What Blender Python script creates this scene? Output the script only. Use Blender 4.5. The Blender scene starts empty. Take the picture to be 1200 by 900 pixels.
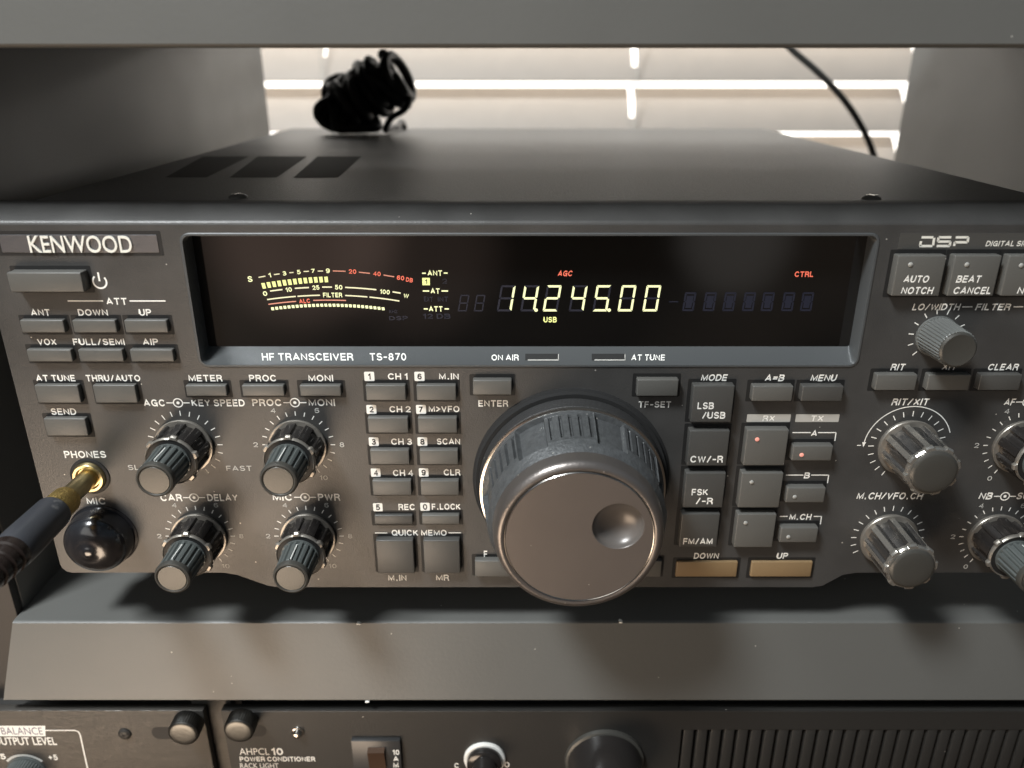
import bpy, bmesh, math, random
from mathutils import Vector, Matrix
random.seed(7)
S = bpy.context.scene
COL = S.collection
PI = math.pi
rad = math.radians

# ------------------------------------------------------------------ camera
F, PITCH, DIST, ZC = 922.0, rad(21.93), 200.0, 154.6      # focal length in photo pixels, tilt, mm to panel, mm above shelf
CP, SP = math.cos(PITCH), math.sin(PITCH)
cam_d = bpy.data.cameras.new('camera')
cam = bpy.data.objects.new('camera', cam_d)
COL.objects.link(cam)
cam.location = (0, -DIST/1000, ZC/1000)
cam.rotation_euler = (PI/2 - PITCH, 0, 0)
cam_d.sensor_width = 36
cam_d.lens = F/1200*36
cam_d.clip_start = .005
cam_d.clip_end = 100
cam_d.dof.use_dof = True
cam_d.dof.focus_distance = .218
cam_d.dof.aperture_fstop = 11
S.camera = cam

# ------------------------------------------------------------------ view and room light
S.view_settings.view_transform = 'Standard'
S.view_settings.look = 'None'
S.view_settings.exposure = 0
S.view_settings.gamma = 1
W = bpy.data.worlds.new('World')
S.world = W
W.use_nodes = True
nt = W.node_tree
bg = nt.nodes['Background']
tc = nt.nodes.new('ShaderNodeTexCoord')
sep = nt.nodes.new('ShaderNodeSeparateXYZ')
mr = nt.nodes.new('ShaderNodeMapRange')
mr.inputs[1].default_value, mr.inputs[2].default_value = -1, 1
cr = nt.nodes.new('ShaderNodeValToRGB')
nt.links.new(tc.outputs['Generated'], sep.inputs[0])
nt.links.new(sep.outputs['Z'], mr.inputs[0])
nt.links.new(mr.outputs[0], cr.inputs[0])
e = cr.color_ramp.elements
e[0].position, e[0].color = 0.0, (.24, .185, .145, 1)      # warm carpet and desk below
e[1].position, e[1].color = 1.0, (.30, .40, .50, 1)        # cool ceiling above
m_ = e.new(.36); m_.color = (.36, .275, .21, 1)
m_ = e.new(.52); m_.color = (.17, .16, .15, 1)
m_ = e.new(.66); m_.color = (.22, .28, .34, 1)
ns = nt.nodes.new('ShaderNodeTexNoise'); ns.inputs['Scale'].default_value = 2.2; ns.inputs['Detail'].default_value = 2
nr = nt.nodes.new('ShaderNodeMapRange')                    # an uneven room: furniture, wall and window patches
nr.inputs[1].default_value, nr.inputs[2].default_value, nr.inputs[3].default_value, nr.inputs[4].default_value = .38, .62, .35, 1.65
sm = nt.nodes.new('ShaderNodeVectorMath'); sm.operation = 'SCALE'
nt.links.new(tc.outputs['Generated'], ns.inputs['Vector']); nt.links.new(ns.outputs['Fac'], nr.inputs[0])
nt.links.new(cr.outputs[0], sm.inputs[0]); nt.links.new(nr.outputs[0], sm.inputs['Scale'])
def patch(direction, inner, outer, colour, last):
    # soft glow added to the world as a reflection for the display glass
    dp = nt.nodes.new('ShaderNodeVectorMath'); dp.operation = 'DOT_PRODUCT'
    dp.inputs[1].default_value = Vector(direction).normalized()
    nt.links.new(tc.outputs['Generated'], dp.inputs[0])
    rg = nt.nodes.new('ShaderNodeMapRange'); rg.interpolation_type = 'SMOOTHSTEP'
    rg.inputs[1].default_value, rg.inputs[2].default_value = outer, inner
    nt.links.new(dp.outputs['Value'], rg.inputs[0])
    sc = nt.nodes.new('ShaderNodeVectorMath'); sc.operation = 'SCALE'; sc.inputs[0].default_value = colour
    nt.links.new(rg.outputs[0], sc.inputs['Scale'])
    ad = nt.nodes.new('ShaderNodeVectorMath'); ad.operation = 'ADD'
    nt.links.new(last, ad.inputs[0]); nt.links.new(sc.outputs[0], ad.inputs[1])
    return ad.outputs[0]
out_ = patch((-.26, -.989, -.19), .998, .991, (1.6, 1.1, .9), sm.outputs[0])
out_ = patch((-.12, -.989, -.22), .999, .992, (.6, .43, .36), out_)
out_ = patch((.28, -.989, -.20), .9995, .9965, (.9, .85, .8), out_)
nt.links.new(out_, bg.inputs['Color'])
bg.inputs['Strength'].default_value = .29

def area(name, loc, target, size, power, color):
    d = bpy.data.lights.new(name, 'AREA')
    d.shape = 'RECTANGLE'; d.size, d.size_y = size
    d.energy = power; d.color = color
    o = bpy.data.objects.new(name, d); COL.objects.link(o)
    o.location = Vector(loc)
    o.rotation_euler = (Vector(target) - Vector(loc)).to_track_quat('-Z', 'Y').to_euler()
    return o
area('key_light', (-.42, -.38, .90), (-.03, -.01, .03), (.20, .20), 17.0, (.95, .985, 1.0))
area('front_fill', (-.6, -1.2, .7), (0, 0, .06), (1.0, .7), 3.2, (1.0, .97, .92))  # added soft fill from the front, no actual lamp
wl = area('warm_floor_fill', (-.25, -.38, -.21), (-.11, 0, .015), (.32, .18), .50, (1.0, .78, .58))  # added fill imitating warm glow off a sunlit floor, no actual lamp
wl.data.spread = rad(95)

# ------------------------------------------------------------------ helpers
def px(x, y, Y=0.0):
    """point of the photographed ray (photo pixel) on the vertical plane at depth Y, in mm"""
    u, v = (x-600)/F, (y-450)/F
    t = (Y+DIST)/(CP - v*SP)
    return Vector((u*t, Y, ZC + (-SP - v*CP)*t))

def N(t, kind, **kw):
    n = t.nodes.new(kind)
    for k, v in kw.items():
        setattr(n, k, v)
    return n

def material(name, base, rough=.5, metal=0., spec=.5, bump=0., bscale=900, vary=.0, vscale=60, dust=0., rvary=.0, coat=0.,
             stretch=None, emit=None, estr=0., trans=0., scuff=0.):
    m = bpy.data.materials.new(name); m.use_nodes = True
    t = m.node_tree; b = t.nodes['Principled BSDF']
    b.inputs['Base Color'].default_value = (*base, 1)
    b.inputs['Roughness'].default_value = rough
    b.inputs['Metallic'].default_value = metal
    b.inputs['Specular IOR Level'].default_value = spec
    b.inputs['Coat Weight'].default_value = coat
    b.inputs['Coat Roughness'].default_value = .08
    if emit:
        b.inputs['Emission Color'].default_value = (*emit, 1)
        b.inputs['Emission Strength'].default_value = estr
    co = N(t, 'ShaderNodeTexCoord').outputs['Object']
    if stretch:
        mp = N(t, 'ShaderNodeMapping'); mp.inputs['Scale'].default_value = stretch
        t.links.new(co, mp.inputs[0]); cos = mp.outputs[0]
    else:
        cos = co
    def noise(scale, detail=3, src=None):
        n = N(t, 'ShaderNodeTexNoise'); n.inputs['Scale'].default_value = scale; n.inputs['Detail'].default_value = detail
        t.links.new(src or cos, n.inputs['Vector']); return n.outputs['Fac']
    col = None
    if vary:
        r = N(t, 'ShaderNodeMapRange')
        r.inputs[1].default_value, r.inputs[2].default_value = .3, .7
        r.inputs[3].default_value, r.inputs[4].default_value = 1-vary, 1+vary
        t.links.new(noise(vscale, 6), r.inputs[0])
        mx = N(t, 'ShaderNodeVectorMath', operation='SCALE')
        mx.inputs[0].default_value = base
        t.links.new(r.outputs[0], mx.inputs['Scale']); col = mx.outputs[0]
        t.links.new(col, b.inputs['Base Color'])
    if dust or scuff:
        th = N(t, 'ShaderNodeMapRange')
        if dust:
            v = N(t, 'ShaderNodeTexVoronoi'); v.inputs['Scale'].default_value = 330
            t.links.new(co, v.inputs['Vector'])
            # only a few of the cells carry a speck
            lt = N(t, 'ShaderNodeMath', operation='LESS_THAN'); lt.inputs[1].default_value = .07
            t.links.new(v.outputs['Distance'], lt.inputs[0])
            sx = N(t, 'ShaderNodeSeparateColor'); t.links.new(v.outputs['Color'], sx.inputs[0])
            gt = N(t, 'ShaderNodeMath', operation='GREATER_THAN'); gt.inputs[1].default_value = 1-dust
            t.links.new(sx.outputs[0], gt.inputs[0])
            mu = N(t, 'ShaderNodeMath', operation='MULTIPLY')
            t.links.new(lt.outputs[0], mu.inputs[0]); t.links.new(gt.outputs[0], mu.inputs[1])
            fac = mu.outputs[0]
        else:
            th.inputs[1].default_value, th.inputs[2].default_value = .66, .74
            t.links.new(noise(140, 8), th.inputs[0])
            ml = N(t, 'ShaderNodeMath', operation='MULTIPLY'); ml.inputs[1].default_value = scuff
            t.links.new(th.outputs[0], ml.inputs[0]); fac = ml.outputs[0]
        mc = N(t, 'ShaderNodeMix', data_type='RGBA')
        t.links.new(fac, mc.inputs[0])
        if col: t.links.new(col, mc.inputs[6])
        else: mc.inputs[6].default_value = (*base, 1)
        mc.inputs[7].default_value = (.5, .48, .44, 1)
        t.links.new(mc.outputs[2], b.inputs['Base Color'])
    if rvary:
        r = N(t, 'ShaderNodeMapRange')
        r.inputs[1].default_value, r.inputs[2].default_value = .3, .7
        r.inputs[3].default_value, r.inputs[4].default_value = rough-rvary, rough+rvary
        t.links.new(noise(45, 5), r.inputs[0]); t.links.new(r.outputs[0], b.inputs['Roughness'])
    if bump:
        bp = N(t, 'ShaderNodeBump'); bp.inputs['Strength'].default_value = bump; bp.inputs['Distance'].default_value = .0004
        t.links.new(noise(bscale, 4), bp.inputs['Height']); t.links.new(bp.outputs[0], b.inputs['Normal'])
    if trans:
        tr = N(t, 'ShaderNodeBsdfTranslucent'); tr.inputs['Color'].default_value = (*base, 1)
        ms = N(t, 'ShaderNodeMixShader'); ms.inputs[0].default_value = trans
        out = t.nodes['Material Output']
        t.links.new(b.outputs[0], ms.inputs[1]); t.links.new(tr.outputs[0], ms.inputs[2]); t.links.new(ms.outputs[0], out.inputs[0])
    return m

M = {
 'panel': material('charcoal_panel_paint', (.068, .067, .065), .42, .35, .5, bump=.18, bscale=2600, vary=.10, vscale=90, rvary=.06, dust=.10),
 'chamfer': material('charcoal_moulding', (.072, .078, .084), .34, .25, .5, bump=.12, bscale=2600, dust=.05, rvary=.05),
 'cabinet': material('textured_black_cabinet_paint', (.060, .060, .058), .42, 0, .9, bump=.6, bscale=1500, vary=.2, vscale=700, dust=.03),
 'slot': material('dark_gap', (.008, .008, .008), .6),
 'vent': material('perforated_dark_vent', (.026, .026, .026), .7),
 'key': material('grey_key_plastic', (.098, .096, .088), .42, 0, .5, bump=.1, bscale=2200, vary=.06, dust=.03),
 'keydark': material('dark_key_plastic', (.062, .061, .057), .42, 0, .5, bump=.1, bscale=2200, vary=.06, dust=.03),
 'keytan': material('tan_key_plastic', (.22, .15, .078), .42, 0, .5, bump=.1, bscale=2200, vary=.06),
 'print': material('white_print', (.86, .85, .80), .55),
 'printdim': material('grey_print', (.55, .55, .52), .6),
 'bar': material('grey_printed_bar', (.42, .41, .38), .55),
 'plate': material('brushed_badge_metal', (.16, .16, .17), .40, .8, .5, bump=.15, bscale=500, stretch=(1, 1, 14)),
 'badge': material('cream_badge_letter', (.80, .79, .72), .35, .1),
 'glass': material('black_display_window', (.004, .004, .004), .07, 0, .7, coat=.6),
 'sill': material('display_sill_plastic', (.075, .080, .082), .42, .2, .5, bump=.12, bscale=2600, dust=.05),
 'vfd': material('pale_lit_segment', (.3, .3, .2), .5, emit=(.95, .97, .50), estr=1.0),
 'vfdyel': material('yellow_lit_segment', (.3, .3, .1), .5, emit=(.85, .90, .34), estr=1.0),
 'vfdline': material('cream_lit_line', (.3, .3, .2), .5, emit=(.80, .74, .47), estr=.95),
 'vfdred': material('red_lit_segment', (.3, .06, .04), .5, emit=(1., .20, .12), estr=.9),
 'vfdpink': material('pale_red_lit_line', (.3, .1, .08), .5, emit=(.75, .33, .22), estr=.8),
 'vfdoff': material('unlit_segment', (.006, .008, .021), .6),
 'ledred': material('lit_red_lamp', (.5, .2, .15), .3, emit=(1., .40, .32), estr=.55),
 'ledoff': material('unlit_clear_lamp', (.34, .34, .32), .3),
 'knobblack': material('glossy_black_knob', (.018, .016, .015), .17, 0, .5, bump=.06, bscale=900, dust=.05, coat=.2),
 'knobsilver': material('smoked_metal_knob', (.20, .195, .19), .20, .9, .5, bump=.05, bscale=900, dust=.05),
 'knobring': material('satin_knob_ring', (.27, .25, .22), .34, .6, .5, bump=.1, bscale=1800, vary=.12, vscale=200, scuff=.5),
 'glintmetal': material('pale_glint_metal', (.44, .42, .38), .22, .8, .5, bump=.06, bscale=1200, scuff=.4),
 'knobrib': material('grey_green_ribbed_plastic', (.085, .095, .092), .36, .1, .5, bump=.08, bscale=2000, dust=.04),
 'knobcap': material('grey_knob_cap', (.064, .062, .055), .36, .25, .5, bump=.1, bscale=2200, vary=.06),
 'knobgrey': material('pale_grey_knurl', (.135, .14, .134), .42, .15, .5, bump=.1, bscale=2000, dust=.05),
 'grip': material('textured_dial_rubber', (.074, .078, .080), .44, .2, .5, bump=.45, bscale=1500, vary=.2, vscale=700, dust=.3),
 'skirt': material('dark_textured_skirt', (.028, .028, .028), .5, 0, .5, bump=.7, bscale=1500, dust=.3),
 'dialrim': material('worn_dial_rim', (.190, .172, .160), .34, .75, .5, bump=.14, bscale=1200, dust=.35, vary=.1),
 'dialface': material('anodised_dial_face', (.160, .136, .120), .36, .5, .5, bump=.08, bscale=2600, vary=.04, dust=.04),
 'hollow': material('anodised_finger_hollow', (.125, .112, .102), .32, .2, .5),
 'chrome': material('bright_metal', (.62, .60, .56), .20, 1.0),
 'felt': material('black_felt', (.008, .008, .008), .9),
 'gold': material('worn_gold_plating', (.56, .46, .25), .30, 1., .5, bump=.15, bscale=700, vary=.2, vscale=300),
 'goldknurl': material('knurled_gold_plating', (.52, .37, .13), .42, 1., .5, bump=.9, bscale=2300, vary=.2, vscale=500),
 'plug': material('dark_plug_plastic', (.040, .042, .048), .36, 0, .5, bump=.12, bscale=500, scuff=.25),
 'strain': material('brown_black_strain_relief', (.020, .014, .012), .25, 0, .5),
 'cap': material('shiny_black_cap', (.014, .014, .016), .2, 0, .7, bump=.22, bscale=140, coat=.5, scuff=.10),
 'cord': material('black_cable_rubber', (.014, .014, .015), .38, 0, .5),
 'cabgrey': material('grey_wood_paint', (.104, .105, .099), .42, 0, .5, bump=.10, bscale=900, vary=.04, vscale=25, dust=.05, rvary=.02),
 'cabshade': material('post_shade_paint', (.030, .026, .023), .6, 0, .5, bump=.2, bscale=300),
 'rackbrown': material('brushed_black_rack_panel', (.085, .079, .071), .40, .5, .5, bump=.35, bscale=420, stretch=(1, 1, 25), vary=.08),
 'rackblack': material('black_rack_panel', (.030, .029, .027), .44, .25, .5, bump=.15, bscale=1700, dust=.04),
 'nickel': material('nickel_screw', (.12, .12, .115), .36, 1., .5, bump=.1, bscale=800),
 'blind': material('cream_blind_slat', (.66, .61, .555), .5, 0, .4, trans=.33, vary=.03),
 'tape': material('white_ladder_cord', (.8, .78, .72), .7, trans=.3),
 'bezel': material('rocker_bezel_plastic', (.03, .03, .03), .3),
 'rocker': material('amber_brown_rocker', (.060, .035, .022), .22, coat=.3),
 'white': material('white_plastic_ring', (.72, .71, .67), .4),
}

WORLD = {}
def link(o, parent, at):
    """at: world position in mm of the object's origin"""
    WORLD[o] = at
    COL.objects.link(o)
    if parent:
        o.parent = parent
        o.location = (at - WORLD[parent])/1000
    else:
        o.location = at/1000
    return o

def thing(name, label, cat, at, group=None):
    o = bpy.data.objects.new(name, None)
    o.empty_display_size = .01
    o['label'] = label; o['category'] = cat
    if group: o['group'] = group
    return link(o, None, Vector(at))

class MB:
    """collects shapes (mm, world axes) and links them as one mesh object"""
    def __init__(s): s.b = bmesh.new()
    def join(s, t):
        me = bpy.data.meshes.new('tmp'); t.to_mesh(me); s.b.from_mesh(me); bpy.data.meshes.remove(me); t.free(); return s
    def box(s, x0, x1, y0, y1, z0, z1, bev=0., seg=2):
        t = bmesh.new(); bmesh.ops.create_cube(t, size=1)
        for v in t.verts:
            v.co = Vector(((x0+x1)/2 + v.co.x*(x1-x0), (y0+y1)/2 + v.co.y*(y1-y0), (z0+z1)/2 + v.co.z*(z1-z0)))
        if bev: bmesh.ops.bevel(t, geom=t.edges[:], offset=bev, segments=seg, profile=.5, affect='EDGES')
        return s.join(t)
    def prism(s, pts, y0, y1, bev=0.):
        """outline in x,z pushed from y0 (front) to y1"""
        t = bmesh.new()
        a = [t.verts.new((p[0], y0, p[1])) for p in pts]; b = [t.verts.new((p[0], y1, p[1])) for p in pts]
        t.faces.new(a); t.faces.new(b[::-1]); n = len(pts)
        for i in range(n): t.faces.new((a[i], b[i], b[(i+1) % n], a[(i+1) % n]))
        if bev:
            ed = [x for x in t.edges if abs(x.verts[0].co.y-y0) < 1e-6 and abs(x.verts[1].co.y-y0) < 1e-6]
            bmesh.ops.bevel(t, geom=ed, offset=bev, segments=2, profile=.5, affect='EDGES')
        return s.join(t)
    def xprism(s, pts, x0, x1):
        """outline in y,z swept along x"""
        t = bmesh.new()
        a = [t.verts.new((x0, p[0], p[1])) for p in pts]; b = [t.verts.new((x1, p[0], p[1])) for p in pts]
        t.faces.new(a); t.faces.new(b[::-1]); n = len(pts)
        for i in range(n): t.faces.new((a[i], b[i], b[(i+1) % n], a[(i+1) % n]))
        return s.join(t)
    def lathe(s, c, prof, seg=64, rf=None, y0=0., close=True):
        """turned round an axis along -y through (x, z)=c; prof = [(distance in front of y0, radius)]"""
        t = bmesh.new(); rings = []
        for i, (d, r) in enumerate(prof):
            ring = []
            for k in range(seg):
                a = 2*PI*k/seg
                rr = r if rf is None else rf(a, d, r)
                ring.append(t.verts.new((c[0]+rr*math.cos(a), y0-d, c[1]+rr*math.sin(a))))
            rings.append(ring)
        for i in range(len(rings)-1):
            for k in range(seg):
                k2 = (k+1) % seg
                t.faces.new((rings[i][k], rings[i][k2], rings[i+1][k2], rings[i+1][k]))
        if close:
            t.faces.new(rings[-1]); t.faces.new(rings[0][::-1])
        return s.join(t)
    def tube(s, pts, r, seg=10, caps=True):
        t = bmesh.new(); P = [Vector(p) for p in pts]; rings = []
        up = Vector((0, 0, 1)); nrm = None
        for i, p in enumerate(P):
            tg = (P[min(i+1, len(P)-1)] - P[max(i-1, 0)]).normalized()
            if nrm is None:
                nrm = tg.cross(up); nrm = tg.cross(Vector((1, 0, 0))) if nrm.length < 1e-4 else nrm
            nrm = (nrm - tg*nrm.dot(tg)).normalized(); bn = tg.cross(nrm)
            rr = r[i] if isinstance(r, (list, tuple)) else r
            rings.append([t.verts.new(p + (nrm*math.cos(2*PI*k/seg) + bn*math.sin(2*PI*k/seg))*rr) for k in range(seg)])
        for i in range(len(rings)-1):
            for k in range(seg):
                t.faces.new((rings[i][k], rings[i][(k+1) % seg], rings[i+1][(k+1) % seg], rings[i+1][k]))
        if caps: t.faces.new(rings[0][::-1]); t.faces.new(rings[-1])
        return s.join(t)
    def loft(s, loops):
        t = bmesh.new(); R = [[t.verts.new(p) for p in l] for l in loops]; n = len(loops[0])
        for i in range(len(R)-1):
            for k in range(n): t.faces.new((R[i][k], R[i][(k+1) % n], R[i+1][(k+1) % n], R[i+1][k]))
        return s.join(t)
    # ---- flat print on a vertical plane at depth Y
    def flat(s, pts, Y):
        t = bmesh.new(); t.faces.new([t.verts.new((p[0], Y, p[1])) for p in pts]); return s.join(t)
    def stroke(s, pts, w, Y):
        """polyline of width w (mm) in x,z"""
        for a, b in zip(pts[:-1], pts[1:]):
            a, b = Vector(a), Vector(b); d = (b-a)
            if d.length < 1e-6: continue
            d.normalize(); n = Vector((-d.y, d.x))*w/2; a2 = a - d*w*.0; b2 = b + d*w*.0
            s.flat([a2+n, b2+n, b2-n, a2-n], Y)
        return s
    def band(s, pts, w, Y):
        """a smooth polyline as one strip"""
        t = bmesh.new(); L = []; P = [Vector(p) for p in pts]
        for i, p in enumerate(P):
            d = (P[min(i+1, len(P)-1)] - P[max(i-1, 0)]).normalized(); n = Vector((-d.y, d.x))*w/2
            L.append((t.verts.new((p.x+n.x, Y, p.y+n.y)), t.verts.new((p.x-n.x, Y, p.y-n.y))))
        for a, b in zip(L[:-1], L[1:]): t.faces.new((a[0], b[0], b[1], a[1]))
        return s.join(t)
    def ring(s, c, r, w, Y, seg=28):
        return s.band([(c[0]+r*math.cos(2*PI*k/seg), c[1]+r*math.sin(2*PI*k/seg)) for k in range(seg+1)], w, Y)
    def disc(s, c, r, Y, seg=20):
        return s.flat([(c[0]+r*math.cos(2*PI*k/seg), c[1]+r*math.sin(2*PI*k/seg)) for k in range(seg)], Y)
    def text(s, string, xl, xr, yc, h, Y=0., dz=.07, bold=.018, shear=0., deep=0., wt=.195, rot=0., face='stroke'):
        """string set between photo columns xl and xr, capital height h px centred on row yc, on the plane at depth Y"""
        V, Fc, (mnx, mxx) = stroke_glyphs(string, wt, shear) if face == 'stroke' else glyphs(string, bold, shear, deep)
        xm = (xl+xr)/2
        A, B = px(xl, yc, Y), px(xr, yc, Y)
        z0, z1 = px(xm, yc+h/2, Y).z, px(xm, yc-h/2, Y).z
        t = bmesh.new(); vs = []
        cx, cz = (A.x+B.x)/2, (z0+z1)/2
        for v in V:
            X = A.x + (v[0]-mnx)/(mxx-mnx)*(B.x-A.x); Z = z0 + v[1]/CAP*(z1-z0)
            if rot:
                dx, dzz = X-cx, Z-cz; X = cx + dx*math.cos(rot) - dzz*math.sin(rot); Z = cz + dx*math.sin(rot) + dzz*math.cos(rot)
            vs.append(t.verts.new((X, Y-dz-(v[2]+deep)*(z1-z0), Z)))
        for f in Fc:
            try: t.faces.new([vs[i] for i in f])
            except ValueError: pass
        return s.join(t)
    def done(s, name, mat, parent=None, smooth=35, at=None, label=None, kind=None, normals=True):
        b = s.b
        if normals: bmesh.ops.recalc_face_normals(b, faces=b.faces[:])
        if at is None:
            lo = Vector([min(v.co[i] for v in b.verts) for i in range(3)]); hi = Vector([max(v.co[i] for v in b.verts) for i in range(3)])
            at = (lo+hi)/2
        at = Vector(at)
        for v in b.verts: v.co = (v.co-at)/1000
        me = bpy.data.meshes.new(name); b.to_mesh(me); b.free()
        me.materials.append(mat if not isinstance(mat, str) else M[mat])
        if smooth:
            me.shade_smooth(); me.set_sharp_from_angle(angle=rad(smooth))
        o = bpy.data.objects.new(name, me)
        if label: o['label'] = label
        if kind: o['kind'] = kind
        return link(o, parent, at)

_G = {}
def glyphs(string, bold, shear, deep):
    key = (string, bold, shear, deep)
    if key not in _G:
        cu = bpy.data.curves.new('t', 'FONT'); cu.body = string; cu.offset = bold; cu.shear = shear; cu.extrude = deep; cu.resolution_u = 4
        o = bpy.data.objects.new('t', cu); COL.objects.link(o)
        dg = bpy.context.evaluated_depsgraph_get(); dg.update()
        me = bpy.data.meshes.new_from_object(o.evaluated_get(dg))
        V = [tuple(v.co) for v in me.vertices]; Fc = [tuple(p.vertices) for p in me.polygons]
        xs = [v[0] for v in V]
        _G[key] = (V, Fc, (min(xs), max(xs)))
        bpy.data.objects.remove(o); bpy.data.curves.remove(cu); bpy.data.meshes.remove(me)
    return _G[key]
CAP = max(v[1] for v in glyphs('H', 0., 0., 0.)[0])

# a plain grotesque drawn as strokes, for the printed legends
def AR(cx, cy, rx, ry, a0, a1, n=None):
    n = n or max(3, int(abs(a1-a0)/18))
    return [(cx+rx*math.cos(rad(a0+(a1-a0)*i/n)), cy+ry*math.sin(rad(a0+(a1-a0)*i/n))) for i in range(n+1)]
GL = {
 'A': (.82, [[(0, 0), (.41, 1), (.82, 0)], [(.15, .31), (.67, .31)]]),
 'B': (.68, [[(0, 0), (0, 1), (.38, 1)] + AR(.4, .765, .23, .235, 90, -90) + [(0, .53)], [(.4, .53)] + AR(.4, .265, .28, .265, 90, -90) + [(0, 0)]]),
 'C': (.78, [AR(.41, .5, .41, .5, 42, 318)]), 'D': (.74, [[(0, 0), (0, 1), (.3, 1)] + AR(.32, .5, .42, .5, 90, -90) + [(0, 0)]]),
 'E': (.6, [[(.6, 1), (0, 1), (0, 0), (.62, 0)], [(0, .52), (.56, .52)]]), 'F': (.58, [[(.58, 1), (0, 1), (0, 0)], [(0, .5), (.52, .5)]]),
 'G': (.8, [AR(.41, .5, .41, .5, 44, 322) + [(.78, .46), (.44, .46)], [(.78, .4), (.78, 0)]]),
 'H': (.7, [[(0, 0), (0, 1)], [(.7, 0), (.7, 1)], [(0, .52), (.7, .52)]]), 'I': (0., [[(0, 0), (0, 1)]]),
 'J': (.5, [[(.5, 1), (.5, .25)] + AR(.25, .25, .25, .25, 0, -180)]), 'K': (.7, [[(0, 0), (0, 1)], [(.66, 1), (.02, .38)], [(.24, .58), (.72, 0)]]),
 'L': (.54, [[(0, 1), (0, 0), (.54, 0)]]), 'M': (.88, [[(0, 0), (0, 1), (.44, .1), (.88, 1), (.88, 0)]]), 'N': (.72, [[(0, 0), (0, 1), (.72, 0), (.72, 1)]]),
 'O': (.84, [AR(.42, .5, .42, .5, 90, 450, 24)]), 'P': (.64, [[(0, 0), (0, 1), (.36, 1)] + AR(.38, .735, .26, .265, 90, -90) + [(0, .47)]]),
 'Q': (.84, [AR(.42, .5, .42, .5, 90, 450, 24), [(.5, .25), (.84, -.03)]]),
 'R': (.68, [[(0, 0), (0, 1), (.38, 1)] + AR(.4, .745, .25, .255, 90, -90) + [(0, .49)], [(.42, .49), (.62, .3), (.68, 0)]]),
 'S': (.68, [AR(.34, .75, .31, .25, 25, 270) + AR(.34, .255, .34, .255, 80, -155)]), 'T': (.7, [[(0, 1), (.7, 1)], [(.35, 1), (.35, 0)]]),
 'U': (.7, [[(0, 1), (0, .35)] + AR(.35, .35, .35, .35, 180, 360) + [(.7, 1)]]), 'V': (.76, [[(0, 1), (.38, 0), (.76, 1)]]),
 'W': (1.08, [[(0, 1), (.27, 0), (.54, .96), (.81, 0), (1.08, 1)]]), 'X': (.72, [[(0, 0), (.72, 1)], [(0, 1), (.72, 0)]]),
 'Y': (.72, [[(0, 1), (.36, .46), (.72, 1)], [(.36, .46), (.36, 0)]]), 'Z': (.66, [[(0, 1), (.66, 1), (0, 0), (.68, 0)]]),
 '0': (.6, [AR(.3, .5, .3, .5, 90, 450, 24)]), '1': (.26, [[(0, .76), (.26, 1), (.26, 0)]]),
 '2': (.6, [AR(.3, .7, .3, .3, 165, -35) + [(0, 0), (.62, 0)]]), '3': (.6, [AR(.29, .755, .26, .245, 150, -90) + [(.2, .51)], [(.29, .51)] + AR(.29, .255, .31, .255, 90, -155)]),
 '4': (.64, [[(.5, 0), (.5, 1), (0, .28), (.66, .28)]]), '5': (.6, [[(.55, 1), (.1, 1), (.04, .5)] + AR(.28, .32, .32, .32, 120, -150)]),
 '6': (.6, [AR(.33, .62, .31, .38, 40, 180) + AR(.3, .3, .3, .3, 180, 540, 20)]), '7': (.6, [[(0, 1), (.6, 1), (.18, 0)]]),
 '8': (.6, [AR(.3, .76, .25, .24, 0, 360, 18), AR(.3, .265, .3, .265, 0, 360, 18)]), '9': (.6, [AR(.27, .38, .31, .38, -140, 0) + AR(.3, .7, .3, .3, 0, 360, 20)]),
 '/': (.5, [[(0, -.08), (.5, 1.08)]]), '-': (.42, [[(0, .44), (.42, .44)]]), '.': (.06, [[(.03, .0), (.03, .04)]]), '=': (.56, [[(0, .32), (.56, .32)], [(0, .64), (.56, .64)]]),
 '>': (.52, [[(0, .9), (.52, .5), (0, .1)]]), '+': (.56, [[(0, .48), (.56, .48)], [(.28, .2), (.28, .76)]]), ' ': (.16, []),
}
GL['d'] = GL['D']; GL['k'] = GL['K']; GL['z'] = GL['Z']
_SG = {}
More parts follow.
